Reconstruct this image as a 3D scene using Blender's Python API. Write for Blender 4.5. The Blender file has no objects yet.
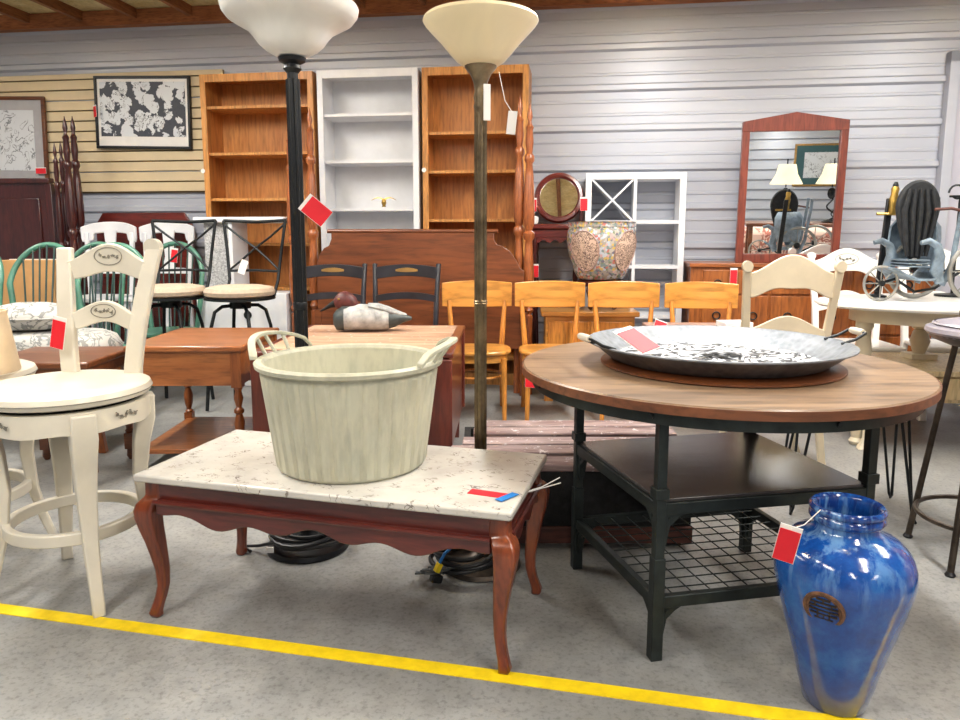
import bpy, bmesh, math, random
from mathutils import Vector, Matrix, Euler
random.seed(7)
PI=math.pi; R=math.radians
C=bpy.context.scene.collection
# ------------------------------------------------------------------ camera
F=721.0; PITCH=R(7.9); H=1.18; PY=335.0
cd=bpy.data.cameras.new('camera'); cam=bpy.data.objects.new('camera',cd); C.objects.link(cam)
cam.location=(0,0,H); cam.rotation_euler=(PI/2-PITCH,0,0)
cd.sensor_width=36; cd.lens=F/960*36; cd.shift_y=-(360-PY)/960; cd.clip_end=60
bpy.context.scene.camera=cam
def ray(px,py):
    u=-(py-PY)/F
    return ((px-480)/F, math.cos(PITCH)+u*math.sin(PITCH), -math.sin(PITCH)+u*math.cos(PITCH))
def G(px,py,z=0):
    d=ray(px,py); t=(z-H)/d[2]; return d[0]*t, d[1]*t
def P(px,py,Y):
    d=ray(px,py); t=Y/d[1]; return d[0]*t, H+d[2]*t
AL=R(8.0); WD=6.0
def W(px,py,off=0):
    """point on the plane parallel to the back wall, off metres in front of it"""
    d=ray(px,py); t=(WD-off)/(d[1]+math.tan(AL)*d[0]); return d[0]*t,d[1]*t,H+d[2]*t
WR=-AL
# ------------------------------------------------------------------ materials
def col(h):
    h=h.lstrip('#'); o=[]
    for i in (0,2,4):
        c=int(h[i:i+2],16)/255; o.append(c/12.92 if c<=.04045 else ((c+.055)/1.055)**2.4)
    return (*o,1)
def newmat(n):
    m=bpy.data.materials.new(n); m.use_nodes=True; nt=m.node_tree; b=nt.nodes['Principled BSDF']
    return m,nt,b
def coords(nt,scale=(1,1,1),rot=(0,0,0)):
    t=nt.nodes.new('ShaderNodeTexCoord'); mp=nt.nodes.new('ShaderNodeMapping')
    mp.inputs['Scale'].default_value=scale; mp.inputs['Rotation'].default_value=rot
    nt.links.new(t.outputs['Object'],mp.inputs['Vector']); return mp.outputs['Vector']
def noise(nt,vec,scale,detail=6,rough=.6,dist=0):
    n=nt.nodes.new('ShaderNodeTexNoise'); n.inputs['Scale'].default_value=scale; n.inputs['Detail'].default_value=detail
    n.inputs['Roughness'].default_value=rough; n.inputs['Distortion'].default_value=dist
    nt.links.new(vec,n.inputs['Vector']); return n.outputs['Fac']
def ramp(nt,fac,stops):
    r=nt.nodes.new('ShaderNodeValToRGB'); el=r.color_ramp.elements
    while len(el)<len(stops): el.new(.5)
    for e,(p,c) in zip(el,stops): e.position=p; e.color=c if isinstance(c,tuple) else col(c)
    nt.links.new(fac,r.inputs['Fac']); return r.outputs['Color']
def mix(nt,f,a,b,mode='MIX'):
    x=nt.nodes.new('ShaderNodeMix'); x.data_type='RGBA'; x.blend_type=mode
    if isinstance(f,(int,float)): x.inputs[0].default_value=f
    else: nt.links.new(f,x.inputs[0])
    for k,v in ((6,a),(7,b)):
        if isinstance(v,str): x.inputs[k].default_value=col(v)
        elif isinstance(v,tuple): x.inputs[k].default_value=v
        else: nt.links.new(v,x.inputs[k])
    return x.outputs[2]
def math_(nt,op,a,b=None,clamp=False):
    x=nt.nodes.new('ShaderNodeMath'); x.operation=op; x.use_clamp=clamp
    for k,v in ((0,a),(1,b)):
        if v is None: continue
        if isinstance(v,(int,float)): x.inputs[k].default_value=v
        else: nt.links.new(v,x.inputs[k])
    return x.outputs[0]
def bump(nt,b,fac,strength=.2,dist=.01):
    n=nt.nodes.new('ShaderNodeBump'); n.inputs['Strength'].default_value=strength; n.inputs['Distance'].default_value=dist
    nt.links.new(fac,n.inputs['Height']); nt.links.new(n.outputs['Normal'],b.inputs['Normal'])
def plain(n,c,rough=.5,metal=0,var=.08,scale=12,coat=0,bmp=0):
    m,nt,b=newmat(n); base=col(c); v=coords(nt)
    f=noise(nt,v,scale)
    lo=tuple(max(0,x*(1-var*2.2)) for x in base[:3])+(1,); hi=tuple(min(1,x*(1+var*2.2)) for x in base[:3])+(1,)
    nt.links.new(ramp(nt,f,[(.3,lo),(.7,hi)]),b.inputs['Base Color'])
    b.inputs['Roughness'].default_value=rough; b.inputs['Metallic'].default_value=metal
    if coat: b.inputs['Coat Weight'].default_value=coat; b.inputs['Coat Roughness'].default_value=.12
    if bmp: bump(nt,b,noise(nt,v,scale*6),bmp,.004)
    return m
def wood(n,c1,c2,axis='x',scale=3.0,rough=.4,coat=.25,wear=None):
    m,nt,b=newmat(n); s={'x':(.12,1,1),'y':(1,.12,1),'z':(1,1,.12)}[axis]
    v=coords(nt,s)
    f=noise(nt,v,scale*6,8,.65,.6); g=noise(nt,v,scale*30,3,.5)
    c=ramp(nt,f,[(.28,c2),(.72,c1)]); dk=ramp(nt,g,[(.3,'#8c8c8c'),(.55,'#ffffff')])
    out=mix(nt,.55,c,dk,'MULTIPLY')
    if wear:
        w=noise(nt,coords(nt),22,8,.75); wf=ramp(nt,w,[(wear[1],'#000000'),(wear[1]+.06,'#ffffff')])
        out=mix(nt,wf,out,wear[0])
    nt.links.new(out,b.inputs['Base Color'])
    b.inputs['Roughness'].default_value=rough; b.inputs['Coat Weight'].default_value=coat; b.inputs['Coat Roughness'].default_value=.2
    bump(nt,b,g,.12,.003)
    return m
MT={}
MT['pine']=wood('honey pine wood','#dfa04f','#c98536','x',.9,.3,.5)
MT['pine_z']=wood('honey pine wood upright','#dc9742','#b86d26','z',2.5)
MT['oak']=wood('orange oak wood','#b4703e','#874a22','x',2.5,.35,.4)
MT['oak_z']=wood('orange oak wood upright','#a8612d','#733814','z',2.5,.35,.4)
MT['case']=wood('ply bookcase wood','#c98a4a','#a8662c','z',1.6,.5,.1)
MT['case_edge']=wood('bookcase edge wood','#d69a55','#b87534','z',2.5,.5,.1)
MT['maple']=wood('reddish maple wood','#b56a3a','#8a4622','z',3,.35,.5)
MT['cherry']=wood('cherry board wood','#8c4f2c','#5f2f17','x',1.5,.38,.4)
MT['dresser']=wood('dresser veneer','#b0682f','#84451c','z',2,.4,.3)
MT['dresser_x']=wood('dresser rail wood','#a8602d','#7e421a','x',2,.4,.3)
MT['mahog']=wood('dark mahogany wood','#55211c','#2c0f10','z',3,.3,.5)
MT['mahog_r']=wood('red mahogany wood','#7a2a20','#481512','x',3,.3,.5)
MT['frame_red']=wood('mirror frame wood','#8a4230','#5d241b','z',3,.35,.4)
MT['coffee']=wood('worn mahogany paint','#6b2a20','#481815','x',3,.33,.5,('#a77460',.70))
MT['coffee_z']=wood('worn mahogany leg','#8f4420','#5e2414','z',3,.3,.5,('#a77460',.74))
MT['leaf']=wood('drop leaf mahogany','#743122','#4d1b14','z',2,.32,.5)
MT['worn_top']=wood('weathered bare wood top','#d3b195','#9a6c50','x',1.6,.6,0,('#ecdccd',.60))
MT['brownwood']=wood('walnut stain wood','#7d4522','#4c260f','x',2.5,.4,.3)
MT['table_top']=wood('weathered oak table top','#a08468','#705a46','x',1.6,.36,.2)
MT['table_rim']=wood('brown table rim','#7d4a2c','#552f1a','x',2,.45,.1)
MT['shelf_dark']=wood('dark grey brown shelf board','#575150','#2e292a','x',2.2,.25,.4)
MT['slat']=wood('weathered slat wood','#a89693','#6a4c49','x',3,.7,0,('#d0c8c8',.58))
MT['slat_side']=wood('red brown base board','#6e3a2c','#3b1e18','x',3,.6,0)
MT['driftwood']=wood('live edge seat wood','#b79c90','#8a6550','x',2,.5,.1)
MT['paleoak']=wood('pale cream wood','#dcc9a0','#c0a674','z',2,.45,.1)
MT['mauvetop']=wood('mauve grey table top','#b09a98','#8b7575','x',2,.3,.3)
MT['joist']=wood('joist lumber','#a86d42','#74441f','y',3,.7,0)
MT['plate']=wood('wall plate lumber','#b9754a','#86502b','x',3,.7,0)
MT['cream']=plain('cream painted wood','#d3ccbc',.38,0,.04,5,.25)
MT['cream2']=plain('warm cream painted wood','#cfc3a9',.4,0,.05,5,.2)
MT['white']=plain('white painted wood','#e2e3e6',.45,0,.03,5)
MT['whitegloss']=plain('white glossy paint','#f1efe9',.3,0,.02,5,.3)
MT['greywhite']=plain('grey speckled laminate','#b3b3b4',.6,0,.25,90)
MT['black']=plain('black enamel metal','#17191c',.38,.3,.15,20)
MT['iron']=plain('black iron','#25282a',.45,.6,.2,25)
MT['frameiron']=plain('dark green black steel','#2a302f',.42,.5,.15,18)
MT['bronze']=plain('bronzed steel','#4d443c',.4,.7,.2,20)
MT['green']=plain('green painted wood','#4c7f6b',.4,0,.12,9,.2)
MT['darkgreen']=plain('dark green spindle paint','#26413c',.4,0,.12,9,.2)
MT['navy']=plain('black navy chair paint','#23232a',.35,0,.15,9,.4)
MT['linen']=plain('beige linen fabric','#c2ae98',.9,0,.06,40,0,.3)
MT['shade_tan']=plain('tan lampshade fabric','#e6cfae',.85,0,.04,9,0,.15)
MT['red']=plain('red card','#d91628',.55,0,.04,9)
MT['paper']=plain('white card','#e9e6e2',.7,0,.02,9)
MT['blue_tape']=plain('blue tape','#1d78c4',.5,0,.04,9)
MT['brass']=plain('antique brass','#84745c',.32,.85,.2,14)
MT['gold']=plain('yellow brass','#b0904a',.32,.85,.2,14)
MT['greymat']=plain('grey mat board','#a5a3a6',.7,0,.04,9)
MT['goldwood']=plain('gilt frame','#a5814a',.4,.5,.1,14)
MT['rubber']=plain('black cord rubber','#1a1b1d',.4,0,.1,14)
MT['cable_grey']=plain('grey cable','#55595a',.5,0,.1,14)
MT['card']=plain('tan cardboard','#bd8f5c',.8,0,.05,6)
MT['line']=plain('yellow floor paint','#f2cf12',.55,0,.07,18)
MT['grey_pad']=plain('grey vinyl seat','#8d8790',.35,0,.06,9,.3)
MT['denim']=plain('faded blue grey paint','#71808c',.5,.2,.25,12)
MT['blackfab']=plain('black tufted fabric','#15181c',.7,0,.3,40,0,.4)
MT['wheelgrey']=plain('grey wheel metal','#8c8a84',.45,.5,.15,12)
MT['pebble']=plain('mauve black box','#131314',.85,0,.5,30,0,.5)
MT['doorgrey']=plain('grey door paint','#b9b7c2',.5,0,.02,2)
MT['fixture']=None
def tubmat():
    m,nt,b=newmat('sage cream tub paint'); v=coords(nt)
    f=noise(nt,v,3,6,.6); g=noise(nt,coords(nt,(1,1,.3)),30,4)
    c=ramp(nt,f,[(.3,'#b3b19c'),(.52,'#bfbda8'),(.75,'#b2b5a4')]); d=ramp(nt,g,[(.35,'#d9d9d9'),(.6,'#ffffff')])
    nt.links.new(mix(nt,.6,c,d,'MULTIPLY'),b.inputs['Base Color']); b.inputs['Roughness'].default_value=.5; return m
MT['tub']=tubmat()
def floor_mat():
    m,nt,b=newmat('grey concrete floor'); v=coords(nt)
    a=noise(nt,v,1.3,8,.65,.4); c=noise(nt,v,14,8,.7); d=noise(nt,v,60,4,.7)
    o=ramp(nt,a,[(.3,'#7c7d7c'),(.5,'#91918f'),(.7,'#a6a5a2')])
    o=mix(nt,.5,o,ramp(nt,c,[(.3,'#a8a8a6'),(.5,'#ececea'),(.7,'#ffffff')]),'MULTIPLY')
    o=mix(nt,.35,o,ramp(nt,d,[(.36,'#6f6f6f'),(.5,'#ffffff')]),'MULTIPLY')
    nt.links.new(o,b.inputs['Base Color']); b.inputs['Roughness'].default_value=.42
    nt.links.new(ramp(nt,c,[(.3,(.3,.3,.3,1)),(.7,(.55,.55,.55,1))]),b.inputs['Roughness'])
    bump(nt,b,c,.08,.003); return m
MT['floor']=floor_mat()
def wall_mat():
    m,nt,b=newmat('grey white metal siding'); v=coords(nt,(.15,1,1))
    a=noise(nt,v,2,4,.6)
    nt.links.new(ramp(nt,a,[(.3,'#abafba'),(.7,'#bdc1cb')]),b.inputs['Base Color'])
    b.inputs['Roughness'].default_value=.38; b.inputs['Metallic'].default_value=.1
    return m
MT['wall']=wall_mat()
MT['slatwall']=plain('beige slatwall board','#d2bf9c',.55,0,.035,3)
MT['slotdark']=plain('dark slat groove','#6d5a3a',.8)
def insul():
    m,nt,b=newmat('yellow spray insulation'); v=coords(nt)
    a=noise(nt,v,6,8,.7); c=noise(nt,v,25,5,.7)
    nt.links.new(mix(nt,.4,ramp(nt,a,[(.3,'#d2b878'),(.6,'#f0dfa8'),(.8,'#faf2cc')]),ramp(nt,c,[(.3,'#9a9a9a'),(.6,'#ffffff')]),'MULTIPLY'),b.inputs['Base Color'])
    b.inputs['Roughness'].default_value=.9; bump(nt,b,a,.7,.06); return m
MT['insul']=insul()
def marble():
    m,nt,b=newmat('speckled cream marble'); v=coords(nt,(1,1,1),(0,0,.5))
    a=noise(nt,v,5,6,.6); w=coords(nt,(1,2.4,1),(0,0,.6)); c=noise(nt,w,17,3,.5,1.5)
    o=ramp(nt,a,[(.3,'#b4afa8'),(.55,'#c8c4bc'),(.8,'#d3d0ca')])
    band=math_(nt,'ABSOLUTE',math_(nt,'SUBTRACT',c,.5)); thin=ramp(nt,band,[(.012,'#ffffff'),(.026,'#000000')])
    gate=ramp(nt,noise(nt,v,21,2,.5),[(.53,'#000000'),(.60,'#ffffff')])
    o=mix(nt,math_(nt,'MULTIPLY',thin,gate),o,'#7d746b')
    nt.links.new(o,b.inputs['Base Color']); b.inputs['Roughness'].default_value=.25; return m
MT['marble']=marble()
def vase_mat():
    m,nt,b=newmat('blue drip glaze')
    t=nt.nodes.new('ShaderNodeTexCoord'); s=nt.nodes.new('ShaderNodeSeparateXYZ'); nt.links.new(t.outputs['Object'],s.inputs[0])
    v=coords(nt,(1,1,.10)); a=noise(nt,v,26,5,.6,.2); c=noise(nt,coords(nt),11,8,.7); v2=coords(nt,(1,1,.25)); e=noise(nt,v2,60,4,.6)
    o=ramp(nt,c,[(.25,'#0b2b6b'),(.5,'#164a96'),(.75,'#2a6db0')])
    z=s.outputs['Z']
    hi=math_(nt,'MULTIPLY',math_(nt,'SUBTRACT',z,.30),5.5,True)     # drips thicken toward neck
    st=math_(nt,'MULTIPLY',hi,ramp(nt,a,[(.50,'#000000'),(.60,'#ffffff')]))
    o=mix(nt,math_(nt,'MULTIPLY',st,.5),o,'#86b4dc')
    lo=math_(nt,'MULTIPLY',math_(nt,'SUBTRACT',.13,z),12,True)
    o=mix(nt,math_(nt,'MULTIPLY',lo,.75),o,'#4a4f78')
    rim=math_(nt,'MULTIPLY',math_(nt,'SUBTRACT',z,.475),60,True)
    o=mix(nt,math_(nt,'MULTIPLY',rim,ramp(nt,e,[(.4,'#ffffff'),(.62,'#333333')])),o,'#16306f')
    nt.links.new(o,b.inputs['Base Color']); b.inputs['Roughness'].default_value=.09
    b.inputs['Coat Weight'].default_value=.6; b.inputs['Coat Roughness'].default_value=.04
    bump(nt,b,c,.15,.006); return m
MT['vase']=vase_mat()
def galv():
    m,nt,b=newmat('galvanised steel'); v=coords(nt); vo=nt.nodes.new('ShaderNodeTexVoronoi'); vo.inputs['Scale'].default_value=40
    nt.links.new(v,vo.inputs['Vector']); a=noise(nt,v,9,6,.7)
    o=mix(nt,.35,ramp(nt,a,[(.3,'#5f6469'),(.7,'#868a8f')]),vo.outputs['Distance'],'SOFT_LIGHT')
    nt.links.new(o,b.inputs['Base Color']); b.inputs['Metallic'].default_value=.5; b.inputs['Roughness'].default_value=.5; return m
MT['galv']=galv()
def scribble(n,bg,fg,scale,w=.02,dist=2.5,gate=.45):
    m,nt,b=newmat(n); v=coords(nt); c=noise(nt,v,scale,3,.5,dist)
    band=math_(nt,'ABSOLUTE',math_(nt,'SUBTRACT',c,.5)); thin=ramp(nt,band,[(w*.6,'#ffffff'),(w,'#000000')])
    g=ramp(nt,noise(nt,v,scale*.7,2,.5),[(gate,'#000000'),(gate+.05,'#ffffff')])
    nt.links.new(mix(nt,math_(nt,'MULTIPLY',thin,g),bg,fg),b.inputs['Base Color']); b.inputs['Roughness'].default_value=.6; return m
MT['traypaper']=scribble('white cloth with black sprigs','#d3d6da','#1b1c20',9,.075,2.2,.36)
MT['pattern']=scribble('grey floral upholstery','#b4b2ac','#7a7b78',7,.05,2.5,.3)
MT['sketch']=scribble('pencil sketch paper','#cfd2d6','#7d8084',9,.03,2,.45)
MT['floralsofa']=scribble('pink floral upholstery','#d9b7a6','#9b5a4c',8,.08,2,.4)
def art():
    m,nt,b=newmat('black and white shapes print'); v=coords(nt)
    vo=nt.nodes.new('ShaderNodeTexVoronoi'); vo.inputs['Scale'].default_value=10; vo.inputs['Randomness'].default_value=1
    nt.links.new(v,vo.inputs['Vector']); a=noise(nt,v,9,4,.6,1.2)
    s=math_(nt,'ADD',vo.outputs['Distance'],math_(nt,'MULTIPLY',math_(nt,'SUBTRACT',a,.5),1.1))
    o=ramp(nt,s,[(.53,'#d7dbe0'),(.56,'#3b3f4a')])
    c=noise(nt,v,26,3,.5,2); band=math_(nt,'ABSOLUTE',math_(nt,'SUBTRACT',c,.5)); th=ramp(nt,band,[(.02,'#ffffff'),(.035,'#000000')])
    gt=ramp(nt,a,[(.5,'#000000'),(.53,'#ffffff')])
    nt.links.new(mix(nt,math_(nt,'MULTIPLY',th,gt),o,'#30343e'),b.inputs['Base Color']); b.inputs['Roughness'].default_value=.5; return m
MT['art']=art()
def mosaic(n,base,sc):
    m,nt,b=newmat(n); v=coords(nt); vo=nt.nodes.new('ShaderNodeTexVoronoi'); vo.inputs['Scale'].default_value=sc
    nt.links.new(v,vo.inputs['Vector']); sp=nt.nodes.new('ShaderNodeSeparateColor'); nt.links.new(vo.outputs['Color'],sp.inputs[0])
    r=nt.nodes.new('ShaderNodeValToRGB'); r.color_ramp.interpolation='CONSTANT'; el=r.color_ramp.elements
    cs=[(0,'#968f88'),(.3,'#5f7f82'),(.4,'#b3aca0'),(.52,'#c0504a'),(.6,'#d8b23e'),(.68,'#b9c6d6'),(.8,'#5c7a50'),(.86,'#d9a0a0'),(.93,'#4d4a6a')]
    while len(el)<len(cs): el.new(.5)
    for e,(p,c) in zip(el,cs): e.position=p; e.color=col(c)
    nt.links.new(sp.outputs[0],r.inputs['Fac'])
    nt.links.new(mix(nt,.72,base,r.outputs['Color']),b.inputs['Base Color']); b.inputs['Roughness'].default_value=.2; b.inputs['Coat Weight'].default_value=.4; return m
MT['mosaic']=mosaic('multicoloured floral porcelain','#a9a39a',60)
MT['panelscene']=scribble('pale painted porcelain panel','#d5b9a4','#5c4340',30,.06,3,.35)
MT['pot_rim']=plain('pink grey border porcelain','#a98d85',.25,0,.1,30)
def alab(n,c,e):
    m,nt,b=newmat(n); f=noise(nt,coords(nt,(1,1,.6)),6,5,.6,.8)
    base=col(c); nt.links.new(ramp(nt,f,[(.3,tuple(x*.90 for x in base[:3])+(1,)),(.7,c)]),b.inputs['Base Color'])
    b.inputs['Roughness'].default_value=.3; b.inputs['Subsurface Weight'].default_value=.25; b.inputs['Subsurface Radius'].default_value=(.03,.03,.03)
    b.inputs['Transmission Weight'].default_value=0; return m
MT['glass_w']=alab('white swirled glass shade','#efeeea',0)
MT['glass_y']=alab('cream alabaster glass shade','#f3e3bd',0)
def mirror_mat():
    m,nt,b=newmat('mirror silver'); b.inputs['Metallic'].default_value=1; b.inputs['Roughness'].default_value=.01; b.inputs['Base Color'].default_value=(.9,.92,.92,1)
    return m
MT['mirror']=mirror_mat()
MT['oldmirror']=mirror_mat()
MT['dk_head']=plain('decoy head paint','#5a2a28',.5,0,.2,30)
MT['dk_body']=plain('decoy grey back paint','#a3a4a3',.55,0,.22,22)
MT['dk_dark']=plain('decoy slate paint','#3c4444',.5,0,.2,22)
MT['lampshadecream']=plain('cream bell shade','#cfc4a4',.7,0,.03,9)
MT['teal']=plain('dark teal mat board','#33565a',.7,0,.03,9)
MT['medal']=plain('brown clay seal','#6a4a34',.5,.2,.25,60)
MT['medal_d']=plain('dark seal grooves','#2b201c',.6,.1,.1,60)
MT['decal']=plain('grey brown painted flowers','#7d786c',.6,0,.15,60)
MT['decal_r']=plain('dusty rose painted flower','#9b7f78',.6,0,.15,60)
MT['hole']=plain('black grommet','#101010',.8)
# ------------------------------------------------------------------ mesh builder
class MB:
    def __init__(s): s.v=[]; s.f=[]; s.M=Matrix.Identity(4)
    def at(s,loc=(0,0,0),rot=(0,0,0)): s.M=Matrix.Translation(loc)@Euler(rot).to_matrix().to_4x4(); return s
    def add(s,vs,fs):
        o=len(s.v); s.v+= [tuple(s.M@Vector(v)) for v in vs]; s.f+=[tuple(i+o for i in f) for f in fs]; return s
    def box(s,c,d,rz=0):
        x,y,z=d[0]/2,d[1]/2,d[2]/2; cs,sn=math.cos(rz),math.sin(rz)
        vs=[(c[0]+a*x*cs-b*y*sn,c[1]+a*x*sn+b*y*cs,c[2]+e*z) for a in(-1,1) for b in(-1,1) for e in(-1,1)]
        return s.add(vs,[(0,1,3,2),(4,6,7,5),(0,4,5,1),(2,3,7,6),(0,2,6,4),(1,5,7,3)])
    def b2(s,x0,x1,y0,y1,z0,z1): return s.box(((x0+x1)/2,(y0+y1)/2,(z0+z1)/2),(x1-x0,y1-y0,z1-z0))
    def loft(s,rings,cap=True,closed=False):
        n=len(rings[0]); vs=[p for r in rings for p in r]; fs=[]
        m=len(rings)
        for i in range(m if closed else m-1):
            a=i*n; b=((i+1)%m)*n
            for k in range(n): fs.append((a+k,a+(k+1)%n,b+(k+1)%n,b+k))
        if cap and not closed: fs.append(tuple(range(n))[::-1]); fs.append(tuple(range((m-1)*n,m*n)))
        return s.add(vs,fs)
    def lathe(s,prof,seg=32,c=(0,0,0),cap=True,sx=1,sy=1):
        rings=[[(c[0]+max(r,1e-4)*sx*math.cos(2*PI*k/seg),c[1]+max(r,1e-4)*sy*math.sin(2*PI*k/seg),c[2]+z) for k in range(seg)] for r,z in prof]
        return s.loft(rings,cap)
    def cyl(s,c,r,h,seg=24): return s.lathe([(r,0),(r,h)],seg,c)
    def tube(s,pts,r,seg=10,closed=False):
        pts=[Vector(p) for p in pts]; n=len(pts); rings=[]; up=None
        for i,p in enumerate(pts):
            if closed: t=(pts[(i+1)%n]-pts[i-1]).normalized()
            else: t=(pts[min(i+1,n-1)]-pts[max(i-1,0)]).normalized()
            if up is None:
                up=Vector((0,0,1)) if abs(t.z)<.9 else Vector((0,1,0))
            u=(up-t*up.dot(t)).normalized(); up=u; w=t.cross(u)
            rr=r[i] if isinstance(r,(list,tuple)) else r
            rings.append([tuple(p+u*math.cos(2*PI*k/seg)*rr+w*math.sin(2*PI*k/seg)*rr) for k in range(seg)])
        return s.loft(rings,True,closed)
    def bar(s,pts,sizes):
        """rectangular section (w,d) in XY at each point"""
        rings=[]
        for p,(w,d) in zip(pts,sizes):
            rings.append([(p[0]-w/2,p[1]-d/2,p[2]),(p[0]+w/2,p[1]-d/2,p[2]),(p[0]+w/2,p[1]+d/2,p[2]),(p[0]-w/2,p[1]+d/2,p[2])])
        return s.loft(rings)
    def strip(s,x0,x1,top,bot,y=lambda u:0,t=.02,n=24,lean=0):
        """rail along x; top/bot/y are functions of u in -1..1; lean shifts y with z"""
        rings=[]
        for i in range(n+1):
            u=-1+2*i/n; x=x0+(x1-x0)*i/n; a,b=top(u),bot(u); yy=y(u)
            rings.append([(x,yy-t/2+lean*b,b),(x,yy+t/2+lean*b,b),(x,yy+t/2+lean*a,a),(x,yy-t/2+lean*a,a)])
        return s.loft(rings)
    def prism(s,out,t,plane='xz',c=(0,0,0)):
        n=len(out); m={'xz':lambda a,b,d:(c[0]+a,c[1]+d,c[2]+b),'xy':lambda a,b,d:(c[0]+a,c[1]+b,c[2]+d),'yz':lambda a,b,d:(c[0]+d,c[1]+a,c[2]+b)}[plane]
        vs=[m(a,b,-t/2) for a,b in out]+[m(a,b,t/2) for a,b in out]
        return s.add(vs,[tuple(range(n))[::-1],tuple(range(n,2*n))]+[(i,(i+1)%n,n+(i+1)%n,n+i) for i in range(n)])
    def build(s,name,mt,parent=None,bevel=0,ang=38,solid=0):
        me=bpy.data.meshes.new(name); me.from_pydata(s.v,[],s.f); me.update()
        b=bmesh.new(); b.from_mesh(me); bmesh.ops.recalc_face_normals(b,faces=b.faces); b.to_mesh(me); b.free()
        me.polygons.foreach_set('use_smooth',[True]*len(me.polygons)); me.set_sharp_from_angle(angle=R(ang))
        me.materials.append(MT[mt] if isinstance(mt,str) else mt)
        o=bpy.data.objects.new(name,me); C.objects.link(o); o.parent=parent
        if bevel:
            d=o.modifiers.new('bevel','BEVEL'); d.width=bevel; d.segments=2; d.limit_method='ANGLE'; d.angle_limit=R(40); d.harden_normals=False
        return o
def c0(u): return max(0.0,math.cos(u*PI/2))
def tag(o,label=None,cat=None,group=None,kind=None):
    if label:o['label']=label
    if cat:o['category']=cat
    if group:o['group']=group
    if kind:o['kind']=kind
    return o
def thing(name,label,cat,loc=(0,0,0),rz=0,group=None,rot=None):
    o=bpy.data.objects.new(name,None); C.objects.link(o); o.empty_display_size=.1
    o.location=loc; o.rotation_euler=rot if rot else (0,0,rz); return tag(o,label,cat,group)
def struct(name,mb,mt,parent=None,**k):
    o=mb.build(name,mt,parent,**k)
    if parent is None: o['kind']='structure'
    return o
def dup(root,loc=None,rz=None,label=None,group=None,parent=None):
    r=root.copy(); C.objects.link(r)
    if parent is not None: r.parent=parent
    if loc is not None: r.location=loc
    if rz is not None: r.rotation_euler=(0,0,rz)
    if label: r['label']=label
    if group: r['group']=group
    for ch in list(root.children): dup(ch,parent=r)
    return r
def arc(cx,cz,rx,rz_,a0,a1,n,y=0):
    return [(cx+rx*math.cos(R(a0+(a1-a0)*i/n)),y,cz+rz_*math.sin(R(a0+(a1-a0)*i/n))) for i in range(n+1)]
# ================================================================== SETTING
struct('floor',MB().b2(-9,9,-5.4,8,-.1,0),'floor')
def siding(L,Hh,pitch=.3048,major=.028,minor=.006):
    """outline of a ribbed sheet in (y,z); ribs stand out toward -y"""
    pts=[(0,0)]; z=.185
    while z<Hh-.05:
        base=z
        pts+=[(0,base-.034),(-major,base-.018),(-major,base+.018),(0,base+.034)]
        for k in (1,2):
            q=base+pitch*k/3
            if q+.02<Hh: pts+=[(0,q-.014),(-minor,q-.007),(-minor,q+.007),(0,q+.014)]
        z+=pitch
    pts.append((0,Hh)); return pts
def sheet(name,p0,p1,Hh):
    d=Vector((p1[0]-p0[0],p1[1]-p0[1],0)); L=d.length; d.normalize(); nrm=Vector((-d.y,d.x,0))
    prof=siding(L,Hh); m=MB(); vs=[]; fs=[]
    out=prof+[(.08,Hh),(.08,0)]
    for x in (0,L):
        for (y,z) in out: q=Vector((p0[0],p0[1],0))+d*x+nrm*y; vs.append((q.x,q.y,z))
    n=len(out)
    fs=[(i,(i+1)%n,n+(i+1)%n,n+i) for i in range(n)]
    # end caps as quads
    m.add(vs,fs); return struct(name,m,'wall')
ta=math.tan(AL)
sheet('wall_back',(-7,WD+7*ta),(7,WD-7*ta),3.25)
struct('wall_left',MB().b2(-7.1,-7,-5.4,7,0,3.25),'wall')
struct('wall_right',MB().b2(7,7.1,-5.4,7,0,3.25),'wall')
# front wall behind the camera: white lap boards, seen in the mirrors
m=MB(); m.b2(-7,7,-5.3,-5.2,0,3.25)
for k in range(15): 
    m.prism([(-5.2,.02+k*.2),(-5.15,.02+k*.2),(-5.19,.2+k*.2),(-5.2,.2+k*.2)],14,'yz',(0,0,0))
struct('wall_front',m,'wall')
ceil=struct('ceiling',MB().b2(-7.2,7.2,-5.4,7.2,3.04,3.1),'insul')
piv=Vector((0,WD,0)); dv=Vector((math.cos(AL),-math.sin(AL),0)); nv=Vector((-math.sin(AL),-math.cos(AL),0))
for k in range(-14,16):
    q=piv+dv*(k*.49+.06); m=MB(); e=q+nv*9.6
    m.box(((q.x+e.x)/2,(q.y+e.y)/2,3.005),(.042,9.6,.09),WR)
    struct('joist',m,'joist',ceil)
m=MB(); q=piv+nv*.06; m.box((q.x,q.y,2.975),(14,.11,.12),WR); struct('trim_1',m,'plate')
# painted floor line
a=Vector(G(0,609)+(0,)); b_=Vector(G(800,717.5)+(0,)); dd=(b_-a); rz=math.atan2(dd.y,dd.x); mid=(a+b_)/2
struct('trim_2',MB().box((mid.x,mid.y,.0015),(9,.05,.003),rz),'line')
bpy.data.objects['trim_2']['label']='yellow painted line crossing the grey concrete floor'
# door at the right end of the back wall
x0,y0,_=W(950,120,.05); 
d1=MB().at((x0,y0,0),(0,0,WR)); d1.b2(.02,1.6,0,.03,0,2.42); struct('door_1',d1,'doorgrey')
m=MB().at((x0,y0,0),(0,0,WR)); m.b2(-.04,.03,-.03,.05,0,2.5); m.b2(-.04,1.7,-.03,.05,2.42,2.5); struct('trim_3',m,'wall',bevel=.004)
m=MB().at((x0,y0,0),(0,0,WR)); m.b2(.06,.5,-.06,0,2.33,2.4); m.b2(.045,.075,-.075,0,2.35,2.39); struct('door_closer',m,'iron',bpy.data.objects['door_1'],bevel=.01)
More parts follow.
